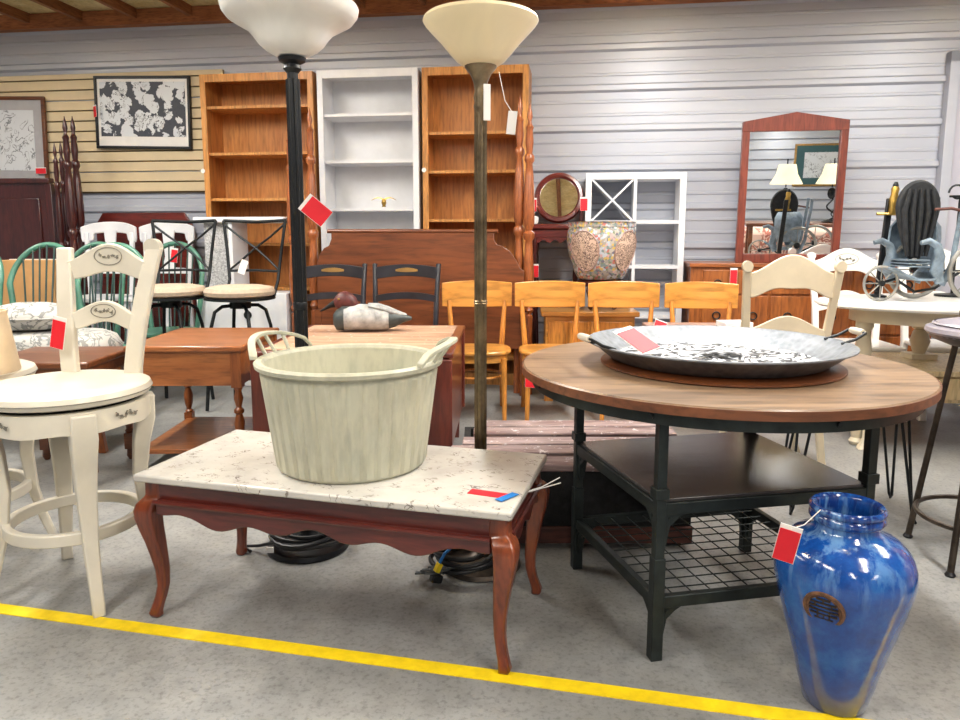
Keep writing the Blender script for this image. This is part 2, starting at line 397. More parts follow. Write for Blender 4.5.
# slatwall panel
x0,y0,z1=W(222,69,.05); zb=W(100,193,.05)[2]
sl=MB().at((x0,y0,0),(0,0,WR)); pitch=(z1-zb)/11.6; z=zb
L=3.4
while z<z1-.02:
    sl.b2(-L,0,0,.022,z+.011,min(z+pitch,z1)); z+=pitch
o=sl.build('slatwall_panel','slatwall',None,bevel=.003); q=MB().at((x0,y0,0),(0,0,WR)); q.b2(-L,0,.022,.035,zb,z1); q.build('groove_backing','slotdark',o); o.select_set(False); tag(o,'long beige slatwall board fixed on the metal wall behind the pictures','display panel')
# ================================================================== generic small things
def price_tag(loc,rot,label,w=.06,h=.095,front='red',edge='paper',string=None,cat='price tag'):
    t=thing('price_tag',label,cat,loc,rot=rot,group=None)
    MB().b2(-w/2,w/2,-.001,.001,-h,0).build('card',edge,t)
    MB().b2(-w/2+.0015,w/2-.0015,-.0025,-.001,-h+.0015,-h*.12).build('printed_face',front,t)
    if string:
        m=MB(); m.tube([(0,-.002,-.007),(string[0]*.5,string[1]*.5,string[2]*.35-.012),string],.0012,5); m.build('string','paper',t)
    return t
def turned(m,x,y,z0,z1,r,kind=0,seg=16):
    """turned baluster profile scaled between z0 and z1"""
    K=[[(0,.55),(.03,.8),(.06,.55),(.12,.7),(.28,1),(.45,.75),(.5,.55),(.53,.85),(.56,.85),(.6,.55),(.75,.9),(.9,.6),(.94,.9),(1,.9)],
       [(0,.6),(.04,.9),(.08,.5),(.2,.85),(.38,1),(.52,.6),(.55,.95),(.6,.95),(.64,.5),(.8,.9),(.93,.6),(1,.95)]][kind]
    m.lathe([(r*b,(z1-z0)*a) for a,b in K],seg,(x,y,z0))
def flowers(parent,c,w,y,spread=1,n=5,ring=True,rx=None,rzz=None,bow=None,name='painted_flowers'):
    """little painted spray in the xz plane at height c, front y"""
    m=MB(); rnd=random.Random(int(abs(c[0]*1000)+c[1]*777+n))
    yf=bow or (lambda x:0)
    def disc(x,z,a,b,ang):
        pts=[]
        for k in range(10):
            t=2*PI*k/10; px=a*math.cos(t); pz=b*math.sin(t)
            pts.append((x+px*math.cos(ang)-pz*math.sin(ang),z+px*math.sin(ang)+pz*math.cos(ang)))
        m.prism(pts,.0016,'xz',(0,y+yf(x),0))
    for i in range(n):
        u=-1+2*i/(n-1) if n>1 else 0; x=c[0]+u*w*.42; z=c[1]+math.sin(u*5)*w*.06
        disc(x,z,w*.07,w*.05,rnd.uniform(0,3))
        for k in range(3): disc(x+rnd.uniform(-.07,.07)*w,z+rnd.uniform(-.09,.09)*w,w*.055,w*.022,rnd.uniform(0,3))
    m.tube([(c[0]+u*w*.45,y+yf(c[0]+u*w*.45),c[1]+math.sin(u*5)*w*.06-.002) for u in [-1+.1*i for i in range(21)]],.0013,5)
    if ring:
        m.tube([(c[0]+rx*math.cos(2*PI*k/36),y+yf(c[0]+rx*math.cos(2*PI*k/36)),c[1]+rzz*math.sin(2*PI*k/36)) for k in range(36)],.0014,5,True)
    return m.build(name,'decal',parent)
# ================================================================== FOREGROUND: cream swivel stool
def cream_stool():
    t=thing('bar_stool','cream swivel stool with painted flower medallions beside the marble coffee table','stool',(-1.355,2.315,0))
    m=MB(); zs=.70
    m.lathe([(.0,.655),(.225,.655),(.25,.663),(.258,.68),(.252,.695),(.235,.702),(.12,.697),(0,.695)],56); m.build('seat','cream',t)
    # apron ring with scallops
    m=MB(); rings=[]; n=72
    for k in range(n):
        a=2*PI*k/n; low=.595-.03*(math.cos(a*4)**2)+.012*math.cos(a*8)
        c_,s_=math.cos(a),math.sin(a)
        rings.append([(.246*c_,.246*s_,low),(.246*c_,.246*s_,.648),(.222*c_,.222*s_,.648),(.222*c_,.222*s_,low+.004)])
    m.loft(rings,False,True); m.build('apron','cream',t)
    m=MB().lathe([(.218,.646),(.228,.651),(.218,.656)],56); m.build('swivel_gap','hole',t)
    MB().lathe([(.2575,.676),(.2592,.6775),(.2575,.679)],64).build('painted_line','decal',t)
    feet=[(-.215,-.11),(.160,-.197),(.215,.128),(-.155,.19)]
    for fx,fy in feet:
        a=math.atan2(fy,fx); pts=[]; sz=[]
        for z,r,w in [(0,.262,.036),(.03,.26,.036),(.10,.238,.038),(.22,.212,.045),(.36,.200,.055),(.48,.212,.066),(.56,.228,.075),(.64,.232,.07)]:
            pts.append((r*math.cos(a),r*math.sin(a),z)); sz.append((w,w*.8))
        q=MB(); q.bar([(p[0]*0+math.hypot(p[0],p[1]),0,p[2]) for p in pts],[(s[1],s[0]) for s in sz])
        q.v=[(x*math.cos(a)-y*math.sin(a),x*math.sin(a)+y*math.cos(a),z) for x,y,z in q.v]
        q.build('leg','cream',t,bevel=.005)
    m=MB(); n=64; rings=[]
    for k in range(n):
        a=2*PI*k/n; rings.append([(r*math.cos(a),r*math.sin(a),z) for r,z in ((.185,.222),(.21,.222),(.21,.262),(.185,.262))])
    m.loft(rings,False,True); m.build('foot_ring','cream',t,bevel=.004)
    # back: plane facing rotated
    back=thing('back_frame',None,None,(0,0,0),0); back.parent=t; back.rotation_euler=(0,0,R(-6)); 
    pb=MB()
    def lean(z): return .19+.10*(max(0,z-.69)/.46)**1.5
    posts=[]
    for sx in (-1,1):
        q=MB(); pts=[];sz=[]
        for z in [.66,.72,.80,.88,.96,1.04,1.10,1.135]:
            pts.append((sx*(.115+.056*((z-.66)/.48)**1.3),lean(z),z)); sz.append((.060 if z<1.0 else .056,.028))
        q.bar(pts,sz)
        if sx==1: q.lathe([(.0,-.013),(.022,-.013),(.022,.013),(0,.013)],16,(0,0,0)) if False else None
        q.build('post','cream',back,bevel=.006)
        if sx==1:
            q=MB().at((.166,lean(1.13),1.137),(PI/2,0,0)); q.cyl((0,0,-.014),.030,.028,20); q.build('scroll','cream',back)
    q=MB(); lw=lambda z:.105+.035*((z-.66)/.48)**1.3
    q.strip(-.148,.148,lambda u:1.088+.062*c0(u)**1.5,lambda u:1.022+.028*c0(u)**2-.012*math.cos(u*PI)*0,lambda u:.262+.025*(1-u*u),.02,28)
    q.build('top_rail','cream',back,bevel=.004)
    q=MB(); q.strip(-.125,.125,lambda u:.905+.045*c0(u)**1.5,lambda u:.845+.030*c0(u)**2,lambda u:.215+.022*(1-u*u),.02,28)
    q.build('lower_rail','cream',back,bevel=.004)
    yy=lambda x:.022*(1-(x/.122)**2)
    flowers(back,(0,1.105),.078,.250,ring=True,rx=.052,rzz=.031,bow=lambda x:.025*(1-(x/.122)**2))
    flowers(back,(0,.913),.07,.203,ring=True,rx=.046,rzz=.024,bow=lambda x:.022*(1-(x/.112)**2))
    # sprays on apron
    for a0 in (-108,-20):
        a=R(a0); h=MB(); 
        fl=flowers(t,(0,.618),.085,0,ring=False,n=5,name='apron_flowers')
        fl.location=(.2495*math.cos(a),.2495*math.sin(a),0); fl.rotation_euler=(0,0,a+PI/2)
    return t
st=cream_stool()
st2=dup(st,(-1.90,2.56,0),R(80),'cream swivel stool cut off by the left photo edge, holding the tan lampshade')
X,z=P(60,317,2.47)
price_tag((X,2.47,z),(R(4),R(14),R(-5)),'red and white paper tag hanging from the back of the cream stool',.05,.115)
t=thing('lamp_shade','tan fabric lampshade at the left edge beside the cream stool','lampshade',(-1.62,2.34,.705))
MB().lathe([(.135,0),(.137,.004),(.108,.205),(.106,.21),(.104,.205),(.133,.004),(.135,0)],40,cap=False).build('shade','shade_tan',t)
MB().lathe([(.105,.203),(.110,.203),(.110,.213),(.105,.213),(.105,.203)],40,cap=False).build('trim','shade_tan',t)
bpy.data.objects['lamp_shade'].location=(-1.765,2.48,.7055)
# ================================================================== coffee table
CT=R(-15.3); ctc=(-.411,2.185,0)
def coffee():
    t=thing('coffee_table','low mahogany coffee table with speckled cream stone top and curved legs','coffee table',ctc,CT)
    w,d=1.165,.53
    MB().b2(-w/2,w/2,-d/2,d/2,.445,.469).build('stone_top','marble',t,bevel=.006)
    MB().b2(-w/2+.03,w/2-.03,-d/2+.03,d/2-.03,.385,.4445).build('upper_frame','coffee',t,bevel=.003)
    def scal(u): 
        return .335-.012*math.cos(u*PI*2)+.014*math.cos(u*PI*6)-.016*max(0,abs(u)-.85)/.15*-1
    for sy in (-1,1):
        m=MB(); m.strip(-w/2+.06,w/2-.06,lambda u:.388,lambda u:.330+.012*math.cos(u*PI*5)+.008*math.cos(u*PI*2)+.016*max(0,abs(u)-.8)/.2,lambda u:sy*(d/2-.035),.035,60); m.build('apron','coffee',t,bevel=.004)
        m=MB().tube([(-w/2+.06+(w-.12)*i/20,sy*(d/2-.012),.384) for i in range(21)],.008,8); m.build('moulding','coffee',t)
    for sx in (-1,1):
        m=MB(); m.strip(-d/2+.06,d/2-.06,lambda u:.388,lambda u:.330+.012*math.cos(u*PI*3)+.012*max(0,abs(u)-.8)/.2,lambda u:0,.035,40)
        m.v=[(sx*(w/2-.035)-y,x,z) for x,y,z in m.v]; m.build('apron','coffee',t,bevel=.004)
        m=MB().tube([(sx*(w/2-.012),-d/2+.06+(d-.12)*i/20,.384) for i in range(21)],.008,8); m.build('moulding','coffee',t)
    for sx in (-1,1):
        for sy in (-1,1):
            pts=[];sz=[]
            for z,o,s in [(0,.012,.030),(.015,.015,.034),(.035,.010,.031),(.065,.002,.030),(.10,-.004,.031),(.15,-.004,.035),(.20,.001,.041),(.25,.007,.048),(.29,.013,.055),(.325,.017,.061),(.352,.017,.064),(.372,.012,.063),(.385,.003,.058),(.393,-.004,.054),(.4445,-.004,.052)]:
                pts.append((sx*(w/2-.038+o),sy*(d/2-.05+o),z)); sz.append((s,s))
            q=MB(); q.bar(pts,sz); o=q.build('leg','coffee_z',t,bevel=.007,ang=60)
    return t
coffee()
def onct(px,py,z=.469): return G(px,py,z)
x,y=onct(488,494); t=thing('tape_strip','red tape strip stuck on the stone coffee table top','tape',(x,y,.4700),CT-R(6))
MB().b2(-.055,.055,-.018,.018,-.0008,.0012).build('strip','red',t)
x,y=onct(507,498); t=thing('tape_strip','blue tape strip stuck across the end of the red strip','tape',(x,y,.4718),CT+R(62))
MB().b2(-.036,.036,-.012,.012,-.0003,.0012).build('strip','blue_tape',t)
t=thing('cable_tie','pair of thin white zip ties sticking out under the table corner','cable tie',(.165,2.07,.435),0)
m=MB(); m.tube([(-.035,-.02,-.01),(.02,.0,.0),(.075,.02,.022)],.0018,6); m.tube([(-.035,-.02,-.012),(.02,0,-.004),(.078,.018,.006)],.0018,6); m.build('tie','paper',t)
# ================================================================== tub
def tub():
    x,y=-.405,2.215; zb=.4695
    t=thing('planter_tub','large sage cream ribbed tub standing on the stone coffee table','tub',(x,y,zb),0)
    m=MB(); seg=72; hh=.325; r0,r1=.226,.270; rings=[]
    def ring(r,z,rib): 
        out=[]
        for k in range(seg*2):
            a=2*PI*k/(seg*2); rr=r+(.006 if rib and (k%4 in(0,1,2)) else 0)
            out.append((rr*math.cos(a),rr*math.sin(a),z))
        return out
    for z,rib in [(0,0),(.004,0),(.012,1),(hh-.03,1),(hh-.02,0),(hh,0)]:
        rings.append(ring(r0+(r1-r0)*z/hh-(.006 if z==0 else 0),z,rib))
    for z in (hh-.004,.3,.1,.012): rings.append(ring(r0+(r1-r0)*z/hh-.010,z,0))
    m.loft(rings,True); m.build('body','tub',t,ang=25)
    m=MB(); m.lathe([(r1-.008,hh-.012),(r1+.006,hh-.014),(r1+.017,hh-.008),(r1+.019,hh+.003),(r1+.012,hh+.010),(r1-.004,hh+.008),(r1-.010,hh-.002),(r1-.008,hh-.012)],96,cap=False); m.build('rim','tub',t)
    for a0,name in ((158,'handle'),(-6,'handle')):
        a=R(a0); m=MB(); n=14; sp=R(31)
        pts=[((r1+.02+.035*math.cos((i/n-.5)*PI))*math.cos(a-sp+2*sp*i/n),(r1+.02+.035*math.cos((i/n-.5)*PI))*math.sin(a-sp+2*sp*i/n),hh+.012+.055*max(0,math.sin(i/n*PI))**.5) for i in range(n+1)]
        rings=[]
        for i,p in enumerate(pts):
            ax=a-sp+2*sp*i/n; c_,s_=math.cos(ax),math.sin(ax); 
            rings.append([(p[0]-.012*c_,p[1]-.012*s_,p[2]-.006),(p[0]+.012*c_,p[1]+.012*s_,p[2]-.006),(p[0]+.012*c_,p[1]+.012*s_,p[2]+.006),(p[0]-.012*c_,p[1]-.012*s_,p[2]+.006)])
        m.loft(rings)
        for f in (.3,.5,.7):
            i=int(f*n); ax=a-sp+2*sp*f; p=pts[i]; b0=((r1+.006)*math.cos(ax),(r1+.006)*math.sin(ax),hh)
            m.bar([b0,(p[0],p[1],p[2])],[(.012,.012),(.012,.012)])
        m.build(name,'tub',t,bevel=.002)
    m=MB().at((-.02,-.0,.013)); m.tube([(.018*math.cos(i),.018*math.sin(i),.006) for i in [k*.5 for k in range(12)]],.003,6); m.build('drain_ring','cable_grey',t)
tub()
# ================================================================== torchiere lamps
def torch(loc,label,shade,metal,stylish,base_r):
    t=thing('floor_lamp',label,'floor lamp',loc); x=0
    if stylish=='black':
        MB().lathe([(0,0),(.15,0),(.155,.006),(.15,.022),(.11,.03),(.05,.036),(.03,.06),(.022,.09)],40).build('base',metal,t)
        MB().lathe([(.02,.06),(.02,1.60),(.019,1.79)],16).build('pole',metal,t)
        m=MB()
        for k in range(6): a=k*PI/3; m.tube([(.0195*math.cos(a),.0195*math.sin(a),.1),(.0195*math.cos(a),.0195*math.sin(a),1.74)],.006,6)
        m.build('fluting',metal,t)
        MB().lathe([(.024,.92),(.026,.925),(.026,.945),(.024,.95)],20).build('collar',metal,t)
        MB().lathe([(.02,1.76),(.032,1.775),(.027,1.79),(.045,1.80),(.048,1.812),(.03,1.815)],24).build('cup',metal,t)
        zs=1.812; K=[(.03,0),(.06,.008),(.09,.025),(.112,.045),(.130,.07),(.150,.092),(.185,.112),(.215,.13),(.230,.15),(.234,.168),(.229,.178)]
    else:
        MB().lathe([(0,0),(.14,0),(.146,.006),(.14,.02),(.10,.028),(.04,.04),(.022,.06)],40).build('base','bronze',t)
        MB().lathe([(.018,.05),(.018,1.63)],16).build('pole',metal,t)
        m=MB()
        for k in range(8): a=k*PI/4; m.tube([(.0175*math.cos(a),.0175*math.sin(a),.07),(.0175*math.cos(a),.0175*math.sin(a),1.62)],.0045,6)
        m.build('fluting',metal,t)
        for z in (.96,): MB().lathe([(.0215,z),(.024,z+.004),(.0215,z+.008),(.024,z+.012),(.0215,z+.016)],20).build('collar',metal,t)
        MB().lathe([(.018,1.61),(.024,1.63),(.020,1.645),(.024,1.66),(.020,1.68),(.024,1.71),(.035,1.735),(.052,1.755),(.054,1.765),(.03,1.768)],28).build('cup',metal,t)
        zs=1.762; K=[(.03,-.003),(.058,0),(.08,.015),(.105,.043),(.131,.075),(.166,.112),(.182,.130),(.189,.142),(.186,.150)]
    o=[(r,zs+z) for r,z in K]; i=[(r-.005,zs+z+.004) for r,z in reversed(K)]
    MB().lathe(o+i,56,cap=True).build('shade',shade,t)
    t.scale=(1,1,.988) if stylish=='black' else (1,1,.982)
    return t
torch((-.655,2.62,0),'black fluted floor lamp with white glass bowl shade behind the tub','glass_w','black','black',.15)
torch((.002,2.47,0),'antique brass floor lamp with cream glass bowl shade','glass_y','brass','brass',.14)
X,z=P(304,201,2.55)
price_tag((X,2.55,z),(0,R(-50),R(8)),'red tag tied to the black floor lamp pole',.068,.10)
X,z=P(487,84,2.43)
price_tag((X,2.43,z),(0,0,R(20)),'plain white long paper tag hanging below the brass lamp cup',.024,.115,'paper')
X,z=P(513,111,2.44)
price_tag((X,2.44,z),(0,R(6),R(-10)),'small white card tag with grey print on string from the brass lamp',.03,.075,'paper',string=(-.06,0,.12))
# cords
def coil(name,label,c,r,turns,rad,z0,mt,seed=1,tail=None):
    rnd=random.Random(seed); pts=[]; n=turns*26
    for i in range(n+1):
        a=2*PI*i/26+.4; rr=r+.012*math.sin(i*.31+seed)-.02*(i/n); pts.append((rr*math.cos(a),rr*math.sin(a)*.96,z0+rad*1.6*(i/26)+.004*math.sin(i*.7)))
    if tail: pts=[tuple(Vector(p)) for p in tail]+pts
    t=thing(name,label,'electric cord',c); MB().tube(pts,rad,8).build('cable',mt,t); return t
t=coil('power_cord','black power cord coiled on the black lamp base under the table',(-.655,2.62,0),.142,4,.0075,.042,'rubber',1)
x,y=.0,0
MB().tube([(-.10,-.10,.06),(-.17,-.06,.03),(-.24,-.02,.01),(-.2,-.07,.012)],.006,8).build('loose_end','rubber',t)
MB().b2(-.115,-.09,-.155,-.148,.045,.065).build('white_label','paper',t)
t=coil('power_cord','black and grey tangled lamp cords on the floor at the brass lamp base',(-.05,2.42,0),.118,4,.009,.034,'rubber',5)
m=MB(); rnd=random.Random(3)
for k in range(3):
    pts=[]; 
    for i in range(14): pts.append((-.12-.05*math.sin(i*.6+k)+.02*k,-.08+.03*math.cos(i*.9+k*2),.012+.03*abs(math.sin(i*.45+k))+.01*k))
    m.tube(pts,.0035,6)
m.build('grey_wire','cable_grey',t)
m=MB().at((-.10,-.10,.02),(0,.3,.5)); m.b2(-.02,.02,-.014,.014,-.012,.014); m.build('plug','rubber',t,bevel=.004)
m=MB().at((-.10,-.11,.05),(0,.5,.5)); m.b2(-.006,.01,-.01,.01,0,.03); m.build('yellow_sticker','line',t)
m=MB(); m.tube([(-.09,-.1,.07),(-.07,-.1,.11),(-.05,-.08,.12)],.005,6); m.build('blue_wire','blue_tape',t)
# ================================================================== blue vase
def vase():
    t=thing('floor_vase','tall glossy blue drip glazed vase standing on the concrete floor','vase',(.905,1.70,0))
    K=[(0,0),(.074,0),(.082,.008),(.092,.05),(.108,.12),(.128,.19),(.148,.26),(.164,.32),(.172,.36),(.172,.395),(.160,.43),(.138,.455),(.112,.472),(.093,.483),(.086,.492),(.085,.502),(.094,.507),(.100,.515),(.099,.524),(.094,.529),(.100,.535),(.101,.543),(.094,.550),(.084,.548),(.079,.54),(.078,.50),(.085,.48),(.13,.45),(.14,.35),(.06,.02),(0,.02)]
    K2=[]
    for i in range(len(K)-1):
        K2.append(K[i])
        if 3<=i<=11: K2.append(((K[i][0]+K[i+1][0])/2+.0015,(K[i][1]+K[i+1][1])/2))
    K2.append(K[-1])
    K2=[(r_*(.93 if z_<.47 else .87),z_*.955) for r_,z_ in K2]
    MB().lathe(K2,72).build('body','vase',t,ang=60)
    a=R(-131); zc=.312; r=.147
    q=MB(); q.lathe([(0,-.004),(.040,-.004),(.047,.0),(.047,.007),(.041,.009),(.038,.006),(0,.006)],32)
    o=q.build('seal','medal',t); nrm=Vector((math.cos(a),math.sin(a),-.28)).normalized()
    base=Vector((r*math.cos(a)*.985,r*math.sin(a)*.985,zc)); o.location=base; o.rotation_euler=nrm.to_track_quat('Z','Y').to_euler()
    q=MB()
    q.M=Matrix.Scale(1.3,4,(1,0,0))@Matrix.Scale(1.3,4,(0,1,0))
    for z,w in ((.022,.024),(.014,.044),(.006,.05),(-.002,.05),(-.010,.046),(-.019,.032)): q.b2(-w/2,w/2,z-.0016,z+.0016,.006,.0105)
    for x_,z0,z1 in ((0,-.026,-.010),(-.010,-.018,-.002),(.010,-.018,-.002),(-.014,.006,.014),(.014,.006,.014),(0,.014,.022)): q.b2(x_-.0014,x_+.0014,z0,z1,.006,.0105)
    o2=q.build('seal_relief','medal_d',o); 
    return t
vase()
X,z=P(792,526,1.57)
price_tag((X,1.57,z),(R(8),R(10),R(-25)),'red paper tag tied to the neck of the blue vase',.048,.095,string=(.05,.04,.04))
# ================================================================== round table
TC=(.775,2.345)
def round_table():
    t=thing('dining_table','round wooden table on black steel legs with two square shelves','table',(TC[0],TC[1],0))
    MB().lathe([(0,.728),(.618,.728),(.63,.733),(.632,.752),(.628,.757),(0,.757)],96).build('table_top','table_top',t)
    MB().lathe([(.6325,.7285),(.6355,.7285),(.6355,.7535),(.6325,.7535),(.6325,.7285)],96,cap=False).build('edge_band','table_rim',t)
    MB().lathe([(.585,.69),(.600,.69),(.600,.728),(.585,.728),(.585,.69)],96,cap=False).build('apron_ring','frameiron',t)
    L=[(.49-TC[0],1.885-TC[1]),(.345-TC[0],2.445-TC[1]),(1.0-TC[0],2.585-TC[1]),(1.125-TC[0],2.01-TC[1])]
    ang=math.atan2(L[3][1]-L[0][1],L[3][0]-L[0][0])
    for k,(x,y) in enumerate(L):
        m=MB(); m.at((x,y,0),(0,0,ang)); m.b2(-.014,.014,-.014,.014,.003,.728); m.b2(-.017,.017,-.017,.017,0,.30) ; m.b2(-.02,.02,-.02,.02,.47,.50)
        m.build('leg','frameiron',t,bevel=.002)
    for z,nm in ((.44,'shelf_board'),(.17,'wire_shelf')):
        for i in range(4):
            a=Vector((*L[i],0)); b=Vector((*L[(i+1)%4],0)); c=(a+b)/2; d=b-a
            MB().box((c.x,c.y,z),(d.length,.022,.034),math.atan2(d.y,d.x)).build('shelf_rail','frameiron',t,bevel=.002)
        if nm=='shelf_board':
            sh=[(p[0]*.995,p[1]*.995) for p in L]; MB().prism(sh,.014,'xy',(0,0,z+.018)).build(nm,'shelf_dark',t,bevel=.002)
        else:
            m=MB(); n=11
            for i in range(1,n):
                f=i/n
                for (p,q,r_,s_) in ((L[0],L[1],L[3],L[2]),(L[0],L[3],L[1],L[2])):
                    a=(p[0]+(q[0]-p[0])*f,p[1]+(q[1]-p[1])*f,z+.008); b=(r_[0]+(s_[0]-r_[0])*f,r_[1]+(s_[1]-r_[1])*f,z+.008); m.tube([a,b],.0022,6)
            m.build(nm,'frameiron',t)
    # corner gussets with bolts
    for i in range(4):
        for z,s in ((.44,-1),(.17,-1)):
            for j in ((i+1)%4,(i-1)%4):
                d=Vector((L[j][0]-L[i][0],L[j][1]-L[i][1],0)).normalized(); a=Vector((*L[i],0))
                out=[(.014,0),(.075,0),(.055,s*.012),(.03,s*.035),(.02,s*.09),(.014,s*.09)]
                m=MB(); m.at((a.x,a.y,z-.017),(0,0,math.atan2(d.y,d.x))); m.prism(out,.012,'xz'); 
                m.at((a.x,a.y,z-.017),(0,0,math.atan2(d.y,d.x))); 
                m.box((.03,0,-.012),(.008,.018,.008)); m.build('gusset','frameiron',t)
    for a in range(0,360,45):
        m=MB().at((.601*math.cos(R(a+12)),.601*math.sin(R(a+12)),.71),(0,PI/2,R(a+12))); m.cyl((0,0,0),.007,.005,10); m.build('bolt','iron',t)
round_table()
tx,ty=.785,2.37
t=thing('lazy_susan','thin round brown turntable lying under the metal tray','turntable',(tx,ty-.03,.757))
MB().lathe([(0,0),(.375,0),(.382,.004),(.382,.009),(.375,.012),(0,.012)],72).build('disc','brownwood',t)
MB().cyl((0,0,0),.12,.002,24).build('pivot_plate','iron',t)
def tray():
    t=thing('serving_tray','large round galvanised metal tray with two wire handles on the round table','tray',(tx,ty,.7695),0)
    MB().lathe([(0,0),(.33,0),(.345,.005),(.412,.056),(.424,.058),(.424,.062),(.409,.062),(.34,.010),(.325,.006),(0,.006)],84).build('pan','galv',t)
    MB().lathe([(0,.006),(.322,.007),(.322,.009),(0,.009)],72).build('printed_liner','traypaper',t)
    for s,a in ((-1,R(196)),(1,R(2))):
        m=MB(); m.at((0,0,0),(0,0,a))
        m.tube([(.395,-.055,.058),(.44,-.055,.072),(.475,-.05,.092)],.005,8); m.tube([(.395,.055,.058),(.44,.055,.072),(.475,.05,.092)],.005,8)
        m.tube([(.475,-.05,.092),(.475,.05,.092)],.004,8); h=m.build('handle','iron',t)
        m=MB(); m.at((0,0,0),(0,0,a)); m.tube([(.475,-.036,.092),(.475,-.02,.092),(.475,.02,.092),(.475,.036,.092)],[.010,.012,.012,.010],14); m.build('wood_grip','cream',h)
    for a0 in (99,52):
        a=R(a0); m=MB(); n=Vector((-.66*math.cos(a),-.66*math.sin(a),.75))
        m.lathe([(0,0),(.024,0),(.024,.001),(0,.001)],9,sx=1.3); o=m.build('paper_remnant','paper',t); o.location=(.377*math.cos(a),.377*math.sin(a),.040); o.rotation_euler=n.to_track_quat('Z','Y').to_euler()
    m=MB()
    for k in range(7):
        a=k*.9; m.lathe([(0,0),(.02,.004),(0,.008)],10,(.05*math.cos(a)+.02,.03*math.sin(a),.010),sx=1.4,sy=.5)
    m.build('black_flower','hole',t)
tray()
price_tag((.475,2.40,.868),(R(-68),R(-12),R(28)),'red and white card lying on the left rim of the metal tray',.075,.15)
# ================================================================== slatted low box table
def slatbox():
    X0,X1,Y0,Y1=-.10,.80,2.60,3.26; t=thing('slatted_bench','low weathered wooden slat bench with black sides behind the round table','bench',((X0+X1)/2,(Y0+Y1)/2,0))
    w=(X1-X0)/2; d=(Y1-Y0)/2
    for k in range(5):
        yc=-d+.055+k*(2*d-.11)/4; sh=[.0,-.02,.03,.08,.12][k]
        MB().b2(-w+sh*.9,w+.02+.03*(k%2),yc-.052,yc+.052,.30,.33+.004*(k%2)).build('slat','slat',t,bevel=.006)
    MB().b2(-w+.03,w,-d+.012,-d+.04,.07,.30).build('front_panel','pebble',t); MB().b2(-w+.03,w,d-.04,d-.012,.07,.30).build('rear_panel','pebble',t)
    for s in (-1,1): MB().b2(s*w-.0-(.03 if s>0 else -.03)*1,s*w+(0 if s>0 else .055),-d+.04,d-.04,.07,.30).build('side_panel','pebble',t) if s>0 else MB().b2(-w+.03,-w+.058,-d+.04,d-.04,.07,.30).build('side_panel','pebble',t)
    MB().b2(-w+.02,w+.005,-d,-d+.05,.02,.085).build('base_rail','slat_side',t,bevel=.004); MB().b2(-w+.02,w+.005,d-.05,d,.02,.085).build('base_rail','slat_side',t,bevel=.004)
    for sx in (-1,1):
        for sy in (-1,1): MB().box((sx*(w-.06),sy*(d-.06),.0175),(.06,.06,.035)).build('foot','pebble',t)
slatbox()
# ================================================================== drop leaf table + duck
zt=.66; fr=G(457,352,zt); fl=G(252,352,zt)
dl=thing('drop_leaf_table','mahogany drop leaf table with weathered pale top behind the tub','table',((fr[0]+fl[0])/2,fr[1]+.5,0),R(-2))
w=(fr[0]-fl[0])/2; d=.5
MB().b2(-w,w,-d,d,zt-.028,zt-.002).build('table_top','leaf',dl,bevel=.006)
MB().b2(-w+.045,w-.045,-d+.05,d-.05,zt-.003,zt+.0015).build('bare_wood_field','worn_top',dl)
for s in (-1,1): MB().b2(-w+.004,w-.004,s*d-.012,s*d+.012,.17,zt-.032).build('hanging_leaf','leaf',dl,bevel=.004)
for s in (-1,1): MB().b2(s*(w-.03)-.012,s*(w-.03)+.012,-d+.03,d-.03,.17,zt-.03).build('end_panel','leaf',dl)
for sx in (-1,1):
    for sy in (-1,1): MB().bar([(sx*(w-.05),sy*(d-.05),0),(sx*(w-.05),sy*(d-.05),.4)],[(.03,.03),(.045,.045)]).build('leg','leaf',dl,bevel=.003)
